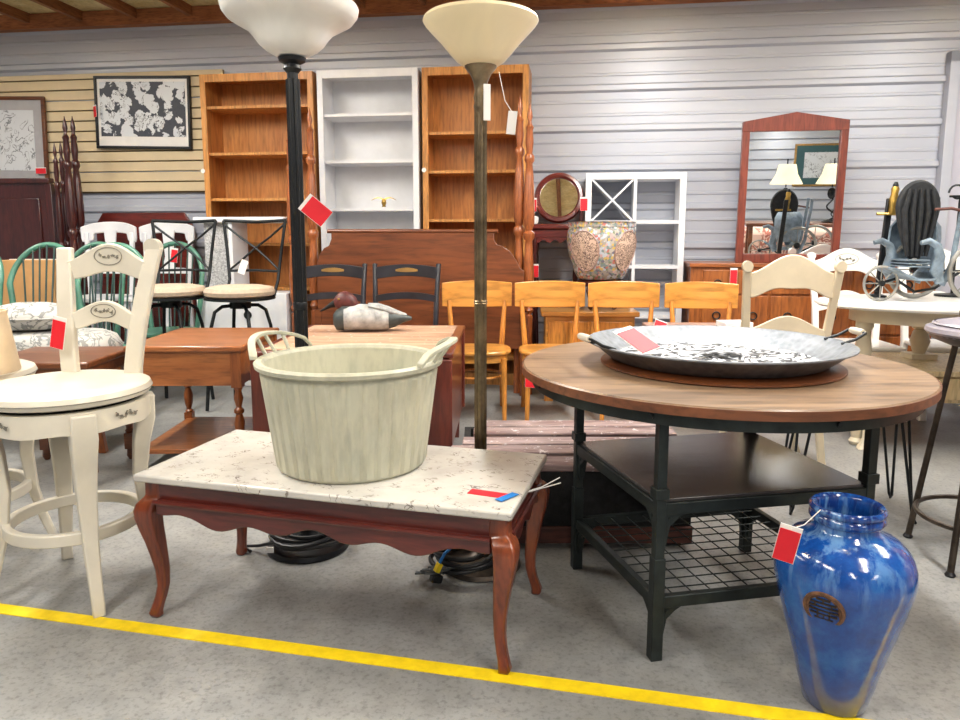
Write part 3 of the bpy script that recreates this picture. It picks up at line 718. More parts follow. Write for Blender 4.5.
def duck():
    x,y=G(369,331,zt+.002); t=thing('duck_decoy','carved duck decoy with red brown head resting on the drop leaf table','decoy',(x,y,zt+.0017),R(6))
    S=[(-.20,.0,.0,0),(-.16,.045,.05,.055),(-.12,.065,.062,.064),(-.05,.08,.066,.068),(.02,.082,.064,.066),(.08,.07,.058,.062),(.13,.05,.042,.058),(.175,.03,.022,.062),(.215,.012,.008,.060)]
    def rings(ss,up=1.0):
        out=[]
        for x_,w_,h_,zc in ss:
            out.append([(x_,w_*math.cos(2*PI*k/24),max(.0,zc+h_*(1.0 if math.sin(2*PI*k/24)>0 else .95)*math.sin(2*PI*k/24))) for k in range(24)])
        return out
    S[0]=(-.175,.02,.025,.06)
    MB().loft(rings(S[:3])).build('breast','dk_dark',t,ang=60)
    MB().loft(rings([S[2],(-.085,.074,.065,.066)]+S[3:5]+[S[5],(.10,.062,.053,.06)])).build('body','dk_body',t,ang=60)
    MB().loft(rings([(.09,.060,.050,.0575),S[6],S[7],S[8]])).build('tail','dk_dark',t,ang=60)
    q=MB(); q.loft([[(x_,w_*math.cos(2*PI*k/16),z_+h_*math.sin(2*PI*k/16)) for k in range(16)] for x_,z_,w_,h_ in [(.0,.125,.05,.012),(.05,.118,.06,.018),(.1,.10,.05,.02),(.15,.085,.03,.014),(.19,.075,.01,.008)]]); q.build('wing','dk_body',t,ang=60)
    HS=[(-.172,.140,.010,.012),(-.162,.143,.024,.028),(-.140,.149,.035,.041),(-.112,.151,.038,.045),(-.082,.143,.036,.042),(-.06,.13,.026,.034),(-.048,.12,.010,.014)]
    MB().loft([[(x_,w_*math.cos(2*PI*k/20),z_+h_*math.sin(2*PI*k/20)) for k in range(20)] for x_,z_,w_,h_ in HS]).build('head','dk_head',t,ang=60)
    MB().lathe([(.055,.07),(.046,.10),(.036,.125)],20,(-.108,0,0)).build('neck','dk_dark',t,ang=60)
    MB().loft([[(x_,w_*math.cos(2*PI*k/14),z_+h_*math.sin(2*PI*k/14)) for k in range(14)] for x_,z_,w_,h_ in [(-.158,.140,.018,.022),(-.185,.130,.014,.014),(-.215,.112,.015,.008),(-.232,.103,.012,.005),(-.240,.100,.004,.002)]]).build('bill','hole',t,ang=60)
    for s in (-1,1):
        q=MB().at((-.143,s*.035,.160)); q.lathe([(0,-.005),(.005,-.003),(.006,0),(.005,.003),(0,.005)],10); q.build('eye','gold',t)
    t.scale=(1.08,1.08,1.12)
duck()
# ================================================================== oak end table and its neighbour
def end_table(loc,w,d,zt,top,zleg,label,rz=0,rim=.02,ap=.18,shelf=True):
    t=thing('end_table',label,'side table',loc,rz)
    MB().b2(-w/2,w/2,-d/2,d/2,zt-.032,zt).build('table_top',top,t,bevel=.008)
    a=w/2-.03; b=d/2-.03; z0=zt-.032-ap
    for s in (-1,1):
        MB().b2(-a,a,s*b-.01,s*b+.01,z0+.01,zt-.032).build('apron',top,t); MB().b2(s*a-.01,s*a+.01,-b,b,z0+.01,zt-.032).build('apron',top,t)
        for u in (-1,1):
            m=MB(); m.box((s*(a-.01),u*(b-.01),(z0+zt-.032)/2),(.052,.052,zt-.032-z0)); turned(m,s*(a-.01),u*(b-.01),.14,z0,.026,1); m.box((s*(a-.01),u*(b-.01),.10),(.045,.045,.085)); m.lathe([(.012,0),(.022,.02),(.018,.06)],12,(s*(a-.01),u*(b-.01),0)); m.build('leg',zleg,t)
    if shelf: MB().b2(-a,a,-b,b,.085,.11).build('lower_shelf',top,t,bevel=.004)
    return t
end_table((-1.465,3.85,0),.58,.72,.64,'oak','oak_z','orange oak end table with turned legs behind the coffee table',R(1))
end_table((-2.07,3.50,0),.52,.5,.60,'brownwood','brownwood','dark brown side table with turned legs seen behind the cream stool',R(2),ap=.06,shelf=False)
def ottoman(loc,rz,label):
    t=thing('upholstered_bench',label,'bench',loc,rz); w,d=.9,.42
    MB().loft([[(math.copysign(abs(math.cos(a))**.5,math.cos(a))*(w/2)*s,math.copysign(abs(math.sin(a))**.5,math.sin(a))*(d/2)*s,z) for a in [2*PI*k/40 for k in range(40)]] for s,z in ((.96,.47),(1,.50),(1.0,.57),(.94,.62),(.8,.645),(.4,.655))]).build('cushion','pattern',t,ang=60)
    for s in (-1,1):
        m=MB(); m.strip(-w/2+.02,w/2-.02,lambda u:.475,lambda u:.37+.02*math.cos(u*PI*4),lambda u:s*(d/2-.03),.03,40); m.build('apron','oak',t,bevel=.003)
        for u in (-1,1):
            MB().bar([(s*(w/2-.02),u*(d/2-.02),0),(s*(w/2-.05),u*(d/2-.05),.15),(s*(w/2-.03),u*(d/2-.03),.33),(s*(w/2-.04),u*(d/2-.04),.475)],[(.04,.04),(.035,.035),(.06,.06),(.065,.065)]).build('leg','oak_z',t,bevel=.005)
    return t
ottoman((-2.50,3.99,0),R(3),'oak framed bench with grey floral cushion behind the cream stool')
X,_=P(30,320,4.0); t=thing('floral_cushion','plump grey floral cushion lying on the oak bench behind the cream stool','cushion',(X,4.0,.66),R(8))
MB().loft([[(math.copysign(abs(math.cos(a))**.6,math.cos(a))*.22*s_,math.copysign(abs(math.sin(a))**.6,math.sin(a))*.17*s_,z) for a in [2*PI*k/36 for k in range(36)]] for s_,z in ((.5,.0),(.85,.012),(1,.06),(.98,.085),(.8,.125),(.4,.145),(.1,.15))]).build('cover','pattern',t,ang=60)
MB().tube([(math.copysign(abs(math.cos(a))**.6,math.cos(a))*.222,math.copysign(abs(math.sin(a))**.6,math.sin(a))*.172,.07) for a in [2*PI*k/36 for k in range(36)]],.005,6,True).build('piping','pattern',t)
# ================================================================== pine curved back chairs
def pine_chair(label,loc,rz):
    t=thing('dining_chair',label,'chair',loc,rz,'row of honey pine chairs')
    m=MB(); m.strip(-.237,.237,lambda u:.872-.012*u*u,lambda u:.69+.01*abs(u)**2,lambda u:.205+.05*(1-u*u),.022,24,lean=0); m.build('backrest','pine',t,bevel=.005)
    m=MB(); ww=.215
    pts=[(ww*math.copysign(abs(math.cos(a))**.7,math.cos(a)),-.02+.20*math.copysign(abs(math.sin(a))**.75,math.sin(a))) for a in [2*PI*k/40 for k in range(40)]]
    m.prism(pts,.026,'xy',(0,0,.437)); m.build('seat','pine',t,bevel=.008)
    m=MB(); m.prism([(a*.9,b*.9) for a,b in pts],.05,'xy',(0,0,.40)); m.build('seat_frame','pine',t)
    for s in (-1,1):
        MB().tube([(s*.175,.225,.0),(s*.168,.19,.25),(s*.165,.17,.42),(s*.175,.185,.55),(s*.19,.215,.74)],[.014,.017,.019,.018,.014],12).build('rear_leg','pine_z',t)
        MB().tube([(s*.165,-.175,.0),(s*.16,-.165,.40)],[.014,.019],12).build('front_leg','pine_z',t)
    n=28; MB().tube([(.16*math.cos(2*PI*k/n),.0+.165*math.sin(2*PI*k/n),.27) for k in range(n)],.009,8,True).build('stretcher_ring','pine_z',t)
    return t
cx=[(478,'leftmost honey pine chair, its seat seen beside the brass lamp pole',4.68,R(2)),(549,'second honey pine chair from the left, just left of the round table edge',4.66,R(-1)),(621,'third honey pine chair, behind the tray handle and below the porcelain planter',4.62,R(-4)),(697,'rightmost honey pine chair in the row, nearest the cream dining chair',4.56,R(-6))]
first=None
for px,lb,Y,rz in cx:
    X=P(px,300,Y+.22)[0]
    if first is None: first=pine_chair(lb,(X,Y,0),rz)
    else: dup(first,(X,Y,0),rz,lb)
price_tag((P(531,375,4.5)[0],4.44,.33),(0,R(3),R(-15)),'red tag hanging under the seat of the second pine chair',.075,.10)
# ================================================================== dark stencilled chairs
def ladder_chair(label,loc,rz):
    t=thing('ladder_back_chair',label,'chair',loc,rz,'dark stencilled chairs')
    for s in (-1,1):
        MB().tube([(s*.19,.20,0),(s*.195,.17,.43),(s*.205,.20,.75),(s*.215,.25,.955),(s*.215,.26,.985)],[.015,.018,.018,.015,.018],12).build('post','navy',t)
        MB().tube([(s*.19,-.19,0),(s*.185,-.18,.43)],[.014,.019],12).build('front_leg','navy',t)
    m=MB(); m.strip(-.205,.205,lambda u:.985-.02*u*u+.0,lambda u:.905-.02*u*u,lambda u:.235+.03*(1-u*u),.018,20); m.build('crest_rail','navy',t,bevel=.004)
    m=MB(); m.strip(-.075,.075,lambda u:.962-.012*u*u,lambda u:.932+.006*u*u,lambda u:.2495+.006*(1-u*u),.004,12); m.build('gold_stencil','goldwood',t)
    MB().strip(-.20,.20,lambda u:.80-.02*u*u,lambda u:.755-.02*u*u,lambda u:.19+.03*(1-u*u),.016,20).build('back_slat','navy',t)
    MB().prism([(-.21,-.20),(.21,-.20),(.185,.19),(-.185,.19)],.028,'xy',(0,0,.445)).build('seat','navy',t,bevel=.006)
    MB().tube([(-.187,-.185,.2),(.187,-.185,.2)],.010,8).build('stretcher','navy',t)
    return t
lc=ladder_chair('dark stencilled chair standing just behind the duck decoy head',(P(334,270,4.85)[0],4.62,0),R(3))
dup(lc,(P(405,270,4.85)[0],4.62,0),R(-2),'dark stencilled chair with gold oval crest right of the duck decoy')
# ================================================================== bookcases
def bookcase(pl,pr,pytop,shelves,label,mat_,edge,off=.36,depth=.30,name='bookcase'):
    x0,y0,z1=W(pl,pytop,off); x1,y1,_=W(pr,pytop,off); w=math.hypot(x1-x0,y1-y0)
    t=thing(name,label,'bookcase',((x0+x1)/2,(y0+y1)/2,0),WR); a=w/2
    for s in (-1,1): MB().b2(min(s*a,s*(a-.022)),max(s*a,s*(a-.022)),0,depth,0,z1).build('side_panel',mat_,t,bevel=.002)
    for s in (-1,1): MB().b2(min(s*a,s*(a-.045)),max(s*a,s*(a-.045)),-.018,0,0,z1).build('face_stile',edge,t,bevel=.002)
    MB().b2(-a+.045,a-.045,-.018,0,z1-.06,z1).build('top_rail',edge,t,bevel=.002)
    MB().b2(-a+.022,a-.022,0,depth,z1-.022,z1).build('top_panel',mat_,t)
    MB().b2(-a+.022,a-.022,depth-.008,depth,0,z1-.022).build('back_panel',mat_,t)
    zz=[W((pl+pr)/2,py,off)[2] for py in shelves]; z=zz[-1]
    while z>.5: z-=.36; zz.append(z)
    for z in zz: MB().b2(-a+.022,a-.022,.004,depth-.008,z-.022,z).build('shelf',edge,t,bevel=.001)
    MB().b2(-a+.022,a-.022,.0,.02,0,.09).build('kick_board',edge,t)
    return t
bookcase(200,313,75,[105,152,198],'honey plywood bookcase left of the white one','case','case_edge')
wb=bookcase(317,418,71,[113,160,208],'white painted tall bookcase between two wooden bookcases','white','white')
bookcase(422,529,68,[131,170,219],'wooden tall bookcase right of the white one, behind the brass lamp','case','case_edge')
x,y,z=W(384,207,.30); t=thing('brass_bird','small yellow brass winged ornament on a white bookcase shelf','ornament',(x,y,z+.001),WR)
m=MB()
for s in (-1,1): m.loft([[(s*u*.10,yy*(1-u*.6),.05+.018*math.sin(u*PI)-.0*u+zz*(1-u*.7)) for yy,zz in ((-.012,0),(.012,0),(.01,.012),(-.01,.012))] for u in (0,.25,.5,.75,1)])
m.build('wings','gold',t); MB().lathe([(.018,0),(.012,.01),(.020,.03),(.016,.055),(.006,.066)],14).build('body','gold',t)
# tags on the wooden bookcases
for px,py,lb in ((203,171,'small round white sticker on the edge of the left wooden bookcase'),(424,170,'small round white sticker on the edge of the right wooden bookcase')):
    x,y,z=W(px,py,.38); q=MB().at((x,y,z),(PI/2,0,WR)); q.cyl((0,0,0),.018,.003,16); tag(q.build('round_sticker','paper'),lb,'sticker')
# ================================================================== bed posts and headboards
def bedpost(px,pyt,off,label,mt,group,r=.045,ztop=None,kind=0,lean=0):
    x,y,z1=W(px,pyt,off); t=thing('bed_post',label,'bed post',(x,y,0),0,group)
    K=[(.8,0),(.8,.28),(.55,.285),(.95,.30),(.6,.315),(.9,.34),(1.0,.42),(.7,.52),(.65,.54),(1.0,.55),(1.0,.565),(.6,.575),(.95,.60),(1.0,.66),(.75,.76),(.55,.80),(.85,.81),(.85,.825),(.5,.835),(.7,.87),(.55,.91),(.7,.92),(.4,.93),(.3,.94),(.5,.955),(.35,.975),(.15,.99),(.05,1.0)]
    MB().lathe([(r*a,b*z1) for a,b in K[:-9]],18).build('shaft',mt,t); MB().lathe([(r*a,b*z1) for a,b in K[-10:]],18).build('finial',mt,t)
    return t
g='turned maple bed posts'
bedpost(289,118,.62,'turned maple bed post immediately left of the black lamp pole','maple',g,.042)
bedpost(309,107,.60,'turned maple bed post immediately right of the black lamp pole','maple',g,.042)
bedpost(520,95,.62,'turned maple bed post, left one of the pair at the right bookcase','maple',g,.042)
bedpost(530,103,.66,'turned maple bed post, right one of the pair at the right bookcase','maple',g,.042)
g='carved dark mahogany bed posts'
bedpost(54,142,.34,'dark mahogany bed post, shortest and leftmost of the bundle','mahog',g,.03)
bedpost(60,141,.26,'dark mahogany bed post, short one tucked second in the bundle','mahog',g,.03)
bedpost(64,116,.40,'dark mahogany bed post, taller front one of the bundle','mahog',g,.04)
bedpost(72,116,.30,'dark mahogany bed post, rightmost tall one of the bundle','mahog',g,.04)
# cherry headboard
x0,y0,_=W(318,290,.72); x1,y1,_=W(524,290,.72); zA=W(420,232,.72)[2]
t=thing('headboard','wide cherry wood headboard with scrolled shoulders between turned posts','headboard',((x0+x1)/2,(y0+y1)/2,0),WR)
w=math.hypot(x1-x0,y1-y0)/2; zt2=zA
out=[(-w,.35),(w,.35),(w,zt2-.28),(w-.03,zt2-.26),(w-.06,zt2-.20),(w-.10,zt2-.14),(w-.16,zt2-.10),(w-.20,zt2-.09),(w-.22,zt2-.05),(w-.22,zt2),(-w+.12,zt2),(-w+.12,zt2-.05),(-w+.10,zt2-.10),(-w+.06,zt2-.12),(-w+.02,zt2-.17),(-w,zt2-.24)]
MB().prism(out,.025,'xz').build('panel','cherry',t,bevel=.004)
MB().tube([(-w+.09,-.004,zt2+.006),(w-.19,-.004,zt2+.006)],.016,12).build('top_roll','cherry',t)
for s in (-1,1): MB().b2(s*w-.025,s*w+.025,-.02,.02,0,.62).build('leg','cherry',t)
# dark mahogany headboard left
x0,y0,zz=W(-90,182,.20); x1,y1,_=W(49,182,.20)
t=thing('headboard','dark mahogany headboard with figured panel under the sketch picture','headboard',((x0+x1)/2,(y0+y1)/2,0),WR); w=math.hypot(x1-x0,y1-y0)/2
MB().b2(-w,w,0,.03,.3,zz).build('panel','mahog',t,bevel=.003)
MB().b2(-w-.01,w+.02,-.03,.04,zz-.025,zz+.02).build('cornice','mahog',t,bevel=.008)
m=MB(); m.b2(-w+.1,w-.10,-.012,0,zz-.75,zz-.15); m.build('raised_panel','mahog',t,bevel=.006)
for s in (-1,1): MB().b2(s*w-.03,s*w+.03,-.02,.04,0,zz-.03).build('leg','mahog',t,bevel=.004)
# mahogany panel behind white stools
x0,y0,zz=W(96,213,.12); x1,y1,_=W(192,213,.12); w=math.hypot(x1-x0,y1-y0)/2
t=thing('upended_table_top','dark red mahogany table top standing on edge behind white stools','table top',((x0+x1)/2,(y0+y1)/2,0),WR)
MB().prism([(-w,0),(w,0),(w,zz-.10),(w-.07,zz),(-w+.07,zz),(-w,zz-.10)],.03,'xz').build('board','mahog_r',t,bevel=.005)
# ================================================================== pictures
def picture(cx_,cy_,wpx,hpx,off,label,frame,inner,tilt,name='framed_picture',fw=.03,matw=.03,matm='paper',bottom=0):
    x,y,z=W(cx_,cy_,off); xs=W(cx_+wpx/2,cy_,off); w=2*math.hypot(xs[0]-x,xs[1]-y); zt_=W(cx_,cy_-hpx/2,off)[2]; zb_=W(cx_,cy_+hpx/2,off)[2]; h=zt_-zb_
    t=thing(name,label,'picture',(x,y,(zt_+zb_)/2),rot=(0,tilt,WR))
    m=MB(); a,b=w/2,h/2
    m.b2(-a,a,-.018,.012,b-fw,b); m.b2(-a,a,-.018,.012,-b,-b+fw); m.b2(-a,-a+fw,-.018,.012,-b+fw,b-fw); m.b2(a-fw,a,-.018,.012,-b+fw,b-fw); m.build('frame',frame,t,bevel=.004)
    MB().b2(-a+fw,a-fw,-.004,.012,-b+fw,b-fw).build('mat',matm,t)
    MB().b2(-a+fw+matw,a-fw-matw,-.007,-.004,-b+fw+matw+bottom,b-fw-matw).build('print',inner,t)
    return t
picture(143,112.5,96,73,.075,'black framed print of black and white shapes on the slatwall','black','art',R(1.5),fw=.022,matw=.025,bottom=.055)
picture(-2,140,98,87,.075,'brown framed pencil sketch with grey mat at the left edge','brownwood','sketch',R(1.5),fw=.03,matw=.085,matm='greymat')
x,y,z=W(41,171,.105); price_tag((x,y,z+.03),(0,0,WR),'red tag on the lower corner of the sketch picture',.10,.055)
x,y,z=W(95,111,.12); price_tag((x,y,z+.05),(0,0,WR-R(30)),'red tag on the left side of the black framed print',.05,.10)
# ================================================================== green windsor chairs
def windsor(label,loc,rz):
    t=thing('windsor_chair',label,'chair',loc,rz,'green bow back chairs')
    zs=.46
    MB().prism([(.225*math.cos(a),.21*math.sin(a)) for a in [2*PI*k/36 for k in range(36)]],.035,'xy',(0,0,zs)).build('seat','green',t,bevel=.01)

    bow=[(.2*math.cos(PI*k/28)+.0,.17+.10*math.sin(PI*k/28),zs+.40+.255*math.sin(PI*k/28)) for k in range(29)]
    pts=[(.17,.16,zs)]+[(.195,.16+.035,zs+.2)]+[(b[0]*1.08,b[1]+.035,b[2]) for b in bow]+[(-.195,.195,zs+.2),(-.17,.16,zs)]
    MB().tube(pts,.019,10).build('bow','green',t)
    for k in range(7):
        u=-1+2*(k+1)/8; x=u*.17; zt_=zs+.40+.255*math.sqrt(max(0,1-(u*1.0)**2)); MB().tube([(x*.85,.165,zs),(x*1.12,.285 if abs(u)<.6 else .25,zt_)],.006,8).build('spindle','darkgreen',t)
    for sx in (-1,1):
        for sy in (-1,1): MB().tube([(sx*.21,sy*.20,0),(sx*.19,sy*.17,.2),(sx*.14,sy*.13,zs)],[.012,.018,.013],10).build('leg','green',t)
        MB().tube([(sx*.185,-.165,.2),(sx*.185,.165,.2)],.010,8).build('stretcher','green',t)
    return t
ws=None
for px,Y,rz,lb in ((-36,4.55,R(-4),'green bow back chair cut off by the left photo edge'),(42,4.55,R(2),'green bow back chair second from left, in front of tan cardboard'),(90,5.0,R(-3),'green bow back chair seen through the cream stool back'),(112,4.45,R(4),'lower green bow back chair, nearest of the group, behind the cream stool'),(174,5.36,R(4),'green bow back chair under the black metal stool, with a red tag')):
    X=P(px,260,Y+.2)[0]
    if ws is None: ws=windsor(lb,(X,Y,0),rz)
    else: dup(ws,(X,Y,0),rz,lb)
x,z=P(176,248,5.5); price_tag((x,5.48,z),(0,R(8),0),'red tag hanging from the bow of the rightmost green chair',.05,.11)
x,z=P(38,262,5.05); x2=P(62,300,5.3)[0]
t=thing('cardboard_box','tan cardboard carton standing behind the green chairs at left','box',(P(36,300,5.3)[0],5.35,0),0)
MB().b2(-.2,.2,-.15,.15,0,1.0).build('carton','card',t,bevel=.004); MB().b2(-.2,.2,-.004,.004,1.0,1.004).build('seam_tape','paper',t)
# ================================================================== white stools (napoleon back)
def white_stool(label,loc,rz):
    t=thing('white_chair',label,'chair',loc,rz,'white wide crest chairs')
    m=MB(); m.strip(-.25,.25,lambda u:1.29-.045*abs(u)**2.4,lambda u:1.20-.03*abs(u)**2+(-.055 if abs(u)>.62 else 0)*(1 if abs(u)<.98 else .2),lambda u:.20+.05*(1-u*u),.028,40); m.build('crest_rail','white',t,bevel=.008)
    for s in (-1,1):
        MB().bar([(s*.20,.22,0),(s*.185,.18,.66),(s*.20,.20,.95),(s*.205,.21,1.2)],[(.035,.035)]*4).build('rear_post','white',t,bevel=.006)
        MB().bar([(s*.19,-.20,0),(s*.175,-.18,.65)],[(.03,.03),(.038,.038)]).build('front_leg','white',t,bevel=.005)
        MB().b2(s*.185-.01,s*.185+.01,-.19,.19,.28,.31).build('side_stretcher','white',t)
    MB().strip(-.19,.19,lambda u:.90+.01*(1-u*u),lambda u:.86,lambda u:.19+.02*(1-u*u),.02,12).build('lower_rail','white',t)
    MB().b2(-.20,.20,-.215,.2,.65,.69).build('seat','white',t,bevel=.012)
    MB().b2(-.19,.19,-.205,-.185,.24,.28).build('footrest','white',t)
    MB().bar([(0,.20,.89),(0,.215,1.0),(0,.225,1.22)],[(.12,.014),(.07,.014),(.11,.014)]).build('splat','white',t)
    t.scale=(.95,1,1.0)
    return t
a=white_stool('white wide crest stool, left one behind the green chairs',(P(103,220,6.0)[0],5.85,0),R(-4))
dup(a,(P(161,222,6.0)[0],5.87,0),R(-4),'white wide crest stool, right one partly behind a black metal stool')
# ================================================================== black metal bar stools
def metal_stool(label,loc,rz):
    t=thing('metal_bar_stool',label,'stool',loc,rz,'black cross back bar stools')
    zs=.81
    MB().lathe([(0,zs-.045),(.20,zs-.045),(.225,zs-.03),(.232,zs-.005),(.22,zs+.02),(.15,zs+.034),(0,zs+.038)],40).build('cushion','linen',t)
    MB().lathe([(.215,zs-.062),(.232,zs-.058),(.232,zs-.045),(.215,zs-.045)],40).build('seat_ring','iron',t)
    for s in (-1,1): MB().tube([(s*.18,.13,zs-.05),(s*.185,.19,zs+.06),(s*.205,.21,zs+.25),(s*.235,.23,zs+.47)],.011,10).build('back_post','iron',t)
    MB().tube([(-.235,.23,zs+.47),(-.12,.25,zs+.465),(0,.257,zs+.46),(.12,.25,zs+.465),(.235,.23,zs+.47)],.011,10).build('top_rail','iron',t)
    MB().tube([(-.19,.20,zs+.12),(0,.225,zs+.125),(.19,.20,zs+.12)],.009,10).build('low_rail','iron',t)
    for s in (-1,1): MB().tube([(s*.225,.225,zs+.44),(s*.12,.23,zs+.36),(0,.232,zs+.28),(-s*.10,.225,zs+.20),(-s*.185,.205,zs+.13)],.008,8).build('cross_bar','iron',t)
    for k in range(4):
        a=R(45+90*k); c_,s_=math.cos(a),math.sin(a)
        MB().tube([(.05*c_,.05*s_,zs-.10),(.12*c_,.12*s_,zs-.105),(.17*c_,.17*s_,zs-.14),(.20*c_,.20*s_,zs-.25),(.25*c_,.25*s_,0.01)],.012,10).build('leg','iron',t)
    MB().cyl((0,0,zs-.12),.07,.06,24).build('swivel','iron',t)
    n=32; MB().tube([(.225*math.cos(2*PI*k/n),.225*math.sin(2*PI*k/n),.24) for k in range(n)],.009,8,True).build('foot_ring','iron',t)
    return t
a=metal_stool('black metal bar stool with beige cushion, left one of two',(P(172,285,4.95)[0],4.92,0),R(-6))
dup(a,(P(244,288,4.95)[0],4.86,0),R(-12),'black metal bar stool with beige cushion, right one nearest the lamp')
x,z=P(248,260,5.1); price_tag((x,5.04,z),(0,R(20),0),'white diamond shaped paper tag hanging on the right metal stool',.05,.10,'paper')
# ================================================================== white cabinet behind stools
x0,y0,zz=W(192,217,.69); x1,y1,_=W(283,217,.69); w=math.hypot(x1-x0,y1-y0)/2; zc=W(240,293,.69)[2]
t=thing('white_desk','white desk unit with grey speckled column and round cable hole','desk',((x0+x1)/2,(y0+y1)/2,0),WR)
MB().b2(-w,w,-.0,.30,zz-.045,zz).build('top_board','white',t,bevel=.01)
MB().b2(-w,w,0,.28,0,zc).build('cabinet','white',t,bevel=.006)
MB().b2(-w+.06,-w+.27,.06,.24,zc,zz-.045).build('column','greywhite',t); MB().b2(-w+.28,-w+.31,.02,.28,zc,zz-.045).build('upright','white',t)
m=MB().at((-w+.42,-.002,zc-.17),(PI/2,0,0)); m.cyl((0,0,0),.032,.004,24); m.build('cable_hole','hole',t)
# ================================================================== vanity with oval mirror
x,y,zz=W(553,224,.40); t=thing('vanity_stand','dark red mahogany stand with round tilting mirror on top','vanity',(x,y,0),WR)
MB().b2(-.165,.20,-.05,.26,zz-.04,zz).build('top',"mahog_r",t,bevel=.01); MB().b2(-.155,.19,-.03,.24,zz-.10,zz-.04).build('drawer_box','mahog_r',t,bevel=.004)
MB().strip(-.155,.19,lambda u:zz-.10,lambda u:zz-.13+.012*math.cos(u*PI*4),lambda u:-.025,.02,30).build('scalloped_apron','mahog_r',t)
for sx in (-.135,.175):
    for sy in (-.02,.22):
        m=MB(); turned(m,sx,sy,0,zz-.1,.024); m.build('leg','mahog',t)
mx,my,mz=W(558.5,198.5,.40); rr=.195
mf=thing('mirror_head',None,None,(-.0+(mx-x)*1.0,.08,mz+.01),rot=(R(-13),0,0)); mf.parent=t
m=MB().at((0,0,0),(PI/2,0,0)); m.lathe([(rr-.045,.0),(rr-.045,.012),(rr-.03,.028),(rr-.008,.024),(rr,.008),(rr,-.012),(rr-.045,-.012),(rr-.045,0)],56,cap=False,sx=.96); m.build('mirror_frame','mahog_r',mf)
m=MB().at((0,0,0),(PI/2,0,0)); m.lathe([(0,-.004),(rr-.04,-.004),(rr-.04,.004),(0,.004)],56,sx=.96); m.build('mirror_glass','mirror',mf)
for s in (-1,1): MB().b2(s*.21-.015,s*.21+.015,.06,.10,zz,zz+.18).build('mirror_arm','mahog',t,bevel=.005)
MB().lathe([(.02,0),(.03,.02),(.03,.05),(.012,.06)],16,(-.14,.0,zz)).build('knob','paper',t)
for px,py,lb in ((533,198,'red tag left of the round vanity mirror'),(584,197,'red tag squeezed between the round mirror and white cube shelf'),(535,264,'red tag on the leg of the mahogany stand')):
    x,y,z=W(px,py,.50); price_tag((x,y,z),(0,0,WR),lb,.055,.10)
# ================================================================== pine cabinet, stand and porcelain planter
X0,zz=P(543,312,5.0); X1=P(641,312,5.0)[0]
t=thing('pine_cabinet','low honey pine cabinet behind the chairs, under the porcelain planter','cabinet',((X0+X1)/2,5.19,0),R(-3)); w=(X1-X0)/2
MB().b2(-w,w,-.19,.18,zz-.035,zz).build('top_board','pine',t,bevel=.006); MB().b2(-w+.03,w-.03,-.165,.16,.10,zz-.035).build('carcass','pine',t,bevel=.004)
for s in (-1,1):
    d_=MB().b2(min(s*.008,s*(w-.05)),max(s*.008,s*(w-.05)),-.18,-.163,.14,zz-.07).build('door','pine_z',t,bevel=.005); q=MB().at((s*.05,-.18,.40),(PI/2,0,0)); q.lathe([(.006,0),(.014,.012),(.0,.02)],12); q.build('knob','iron',d_)
for s in (-1,1):
    for u in (-1,1): MB().box((s*(w-.06),u*.12,.05),(.06,.06,.1)).build('foot','pine_z',t)
px_,pz_=P(601,250,5.19); zc_=zz
t=thing('planter_stand','dark carved wooden stand with curled feet holding the porcelain planter','stand',(px_,5.19,zc_+.001))
zt3=P(601,279,5.19)[1]
MB().lathe([(.15,zt3-zc_-.05),(.17,zt3-zc_-.045),(.17,zt3-zc_-.02),(.15,zt3-zc_-.004),(0,zt3-zc_-.004)],32).build('ring','mahog',t)
for k in range(5):
    a=R(90+72*k); c_,s_=math.cos(a),math.sin(a); hh=zt3-zc_-.03
    MB().tube([(.15*c_,.15*s_,hh),(.17*c_,.17*s_,hh*.75),(.14*c_,.14*s_,hh*.4),(.13*c_,.13*s_,hh*.2),(.15*c_,.15*s_,.018)],[.02,.022,.016,.014,.018],10).build('leg','mahog',t)
t=thing('porcelain_planter','multicoloured floral porcelain planter bowl in front of the white cube shelf','planter',(px_,5.19,zt3+.001))
hh=P(601,222,5.19)[1]-zt3
K=[(0,0),(.15,0),(.165,.01),(.19,.06*hh/.42),(.225,.17*hh/.42),(.245,.27*hh/.42),(.243,.34*hh/.42),(.232,.385*hh/.42)]
MB().lathe(K+[(.22,hh*.91),(.23,hh*.8),(.2,.1),(0,.03)],56).build('bowl','mosaic',t,ang=60)
MB().lathe([(.228,hh*.90),(.240,hh*.91),(.238,hh*.985),(.248,hh),(.22,hh),(.218,hh*.92),(.228,hh*.90)],56,cap=False).build('rim_band','mosaic',t)
for a0 in (-130,-48):
    a=R(a0); m=MB(); n=24; rings=[]
    def rad(z):
        for (r0,z0),(r1,z1_) in zip(K,K[1:]):
            if z0<=z<=z1_ and z1_>z0: return r0+(r1-r0)*(z-z0)/(z1_-z0)
        return .2
    vs=[];fs=[]
    zc2=hh*.5
    for j,s in enumerate((0,.5,1)):
        for k in range(n):
            th=2*PI*k/n; da=s*.48*math.cos(th); z=zc2+s*hh*.34*math.sin(th)*(1.0)
            r=rad(z)+.004; vs.append((r*math.cos(a+da),r*math.sin(a+da),z))
    fs=[tuple(range(n))]+[(j*n+k,j*n+(k+1)%n,(j+1)*n+(k+1)%n,(j+1)*n+k) for j in (0,1) for k in range(n)]
    m.add(vs,fs[1:]); o=m.build('painted_panel','panelscene',t,ang=80)
    MB().tube([vs[2*n+k] for k in range(n)],.005,6,True).build('panel_border','pot_rim',t)
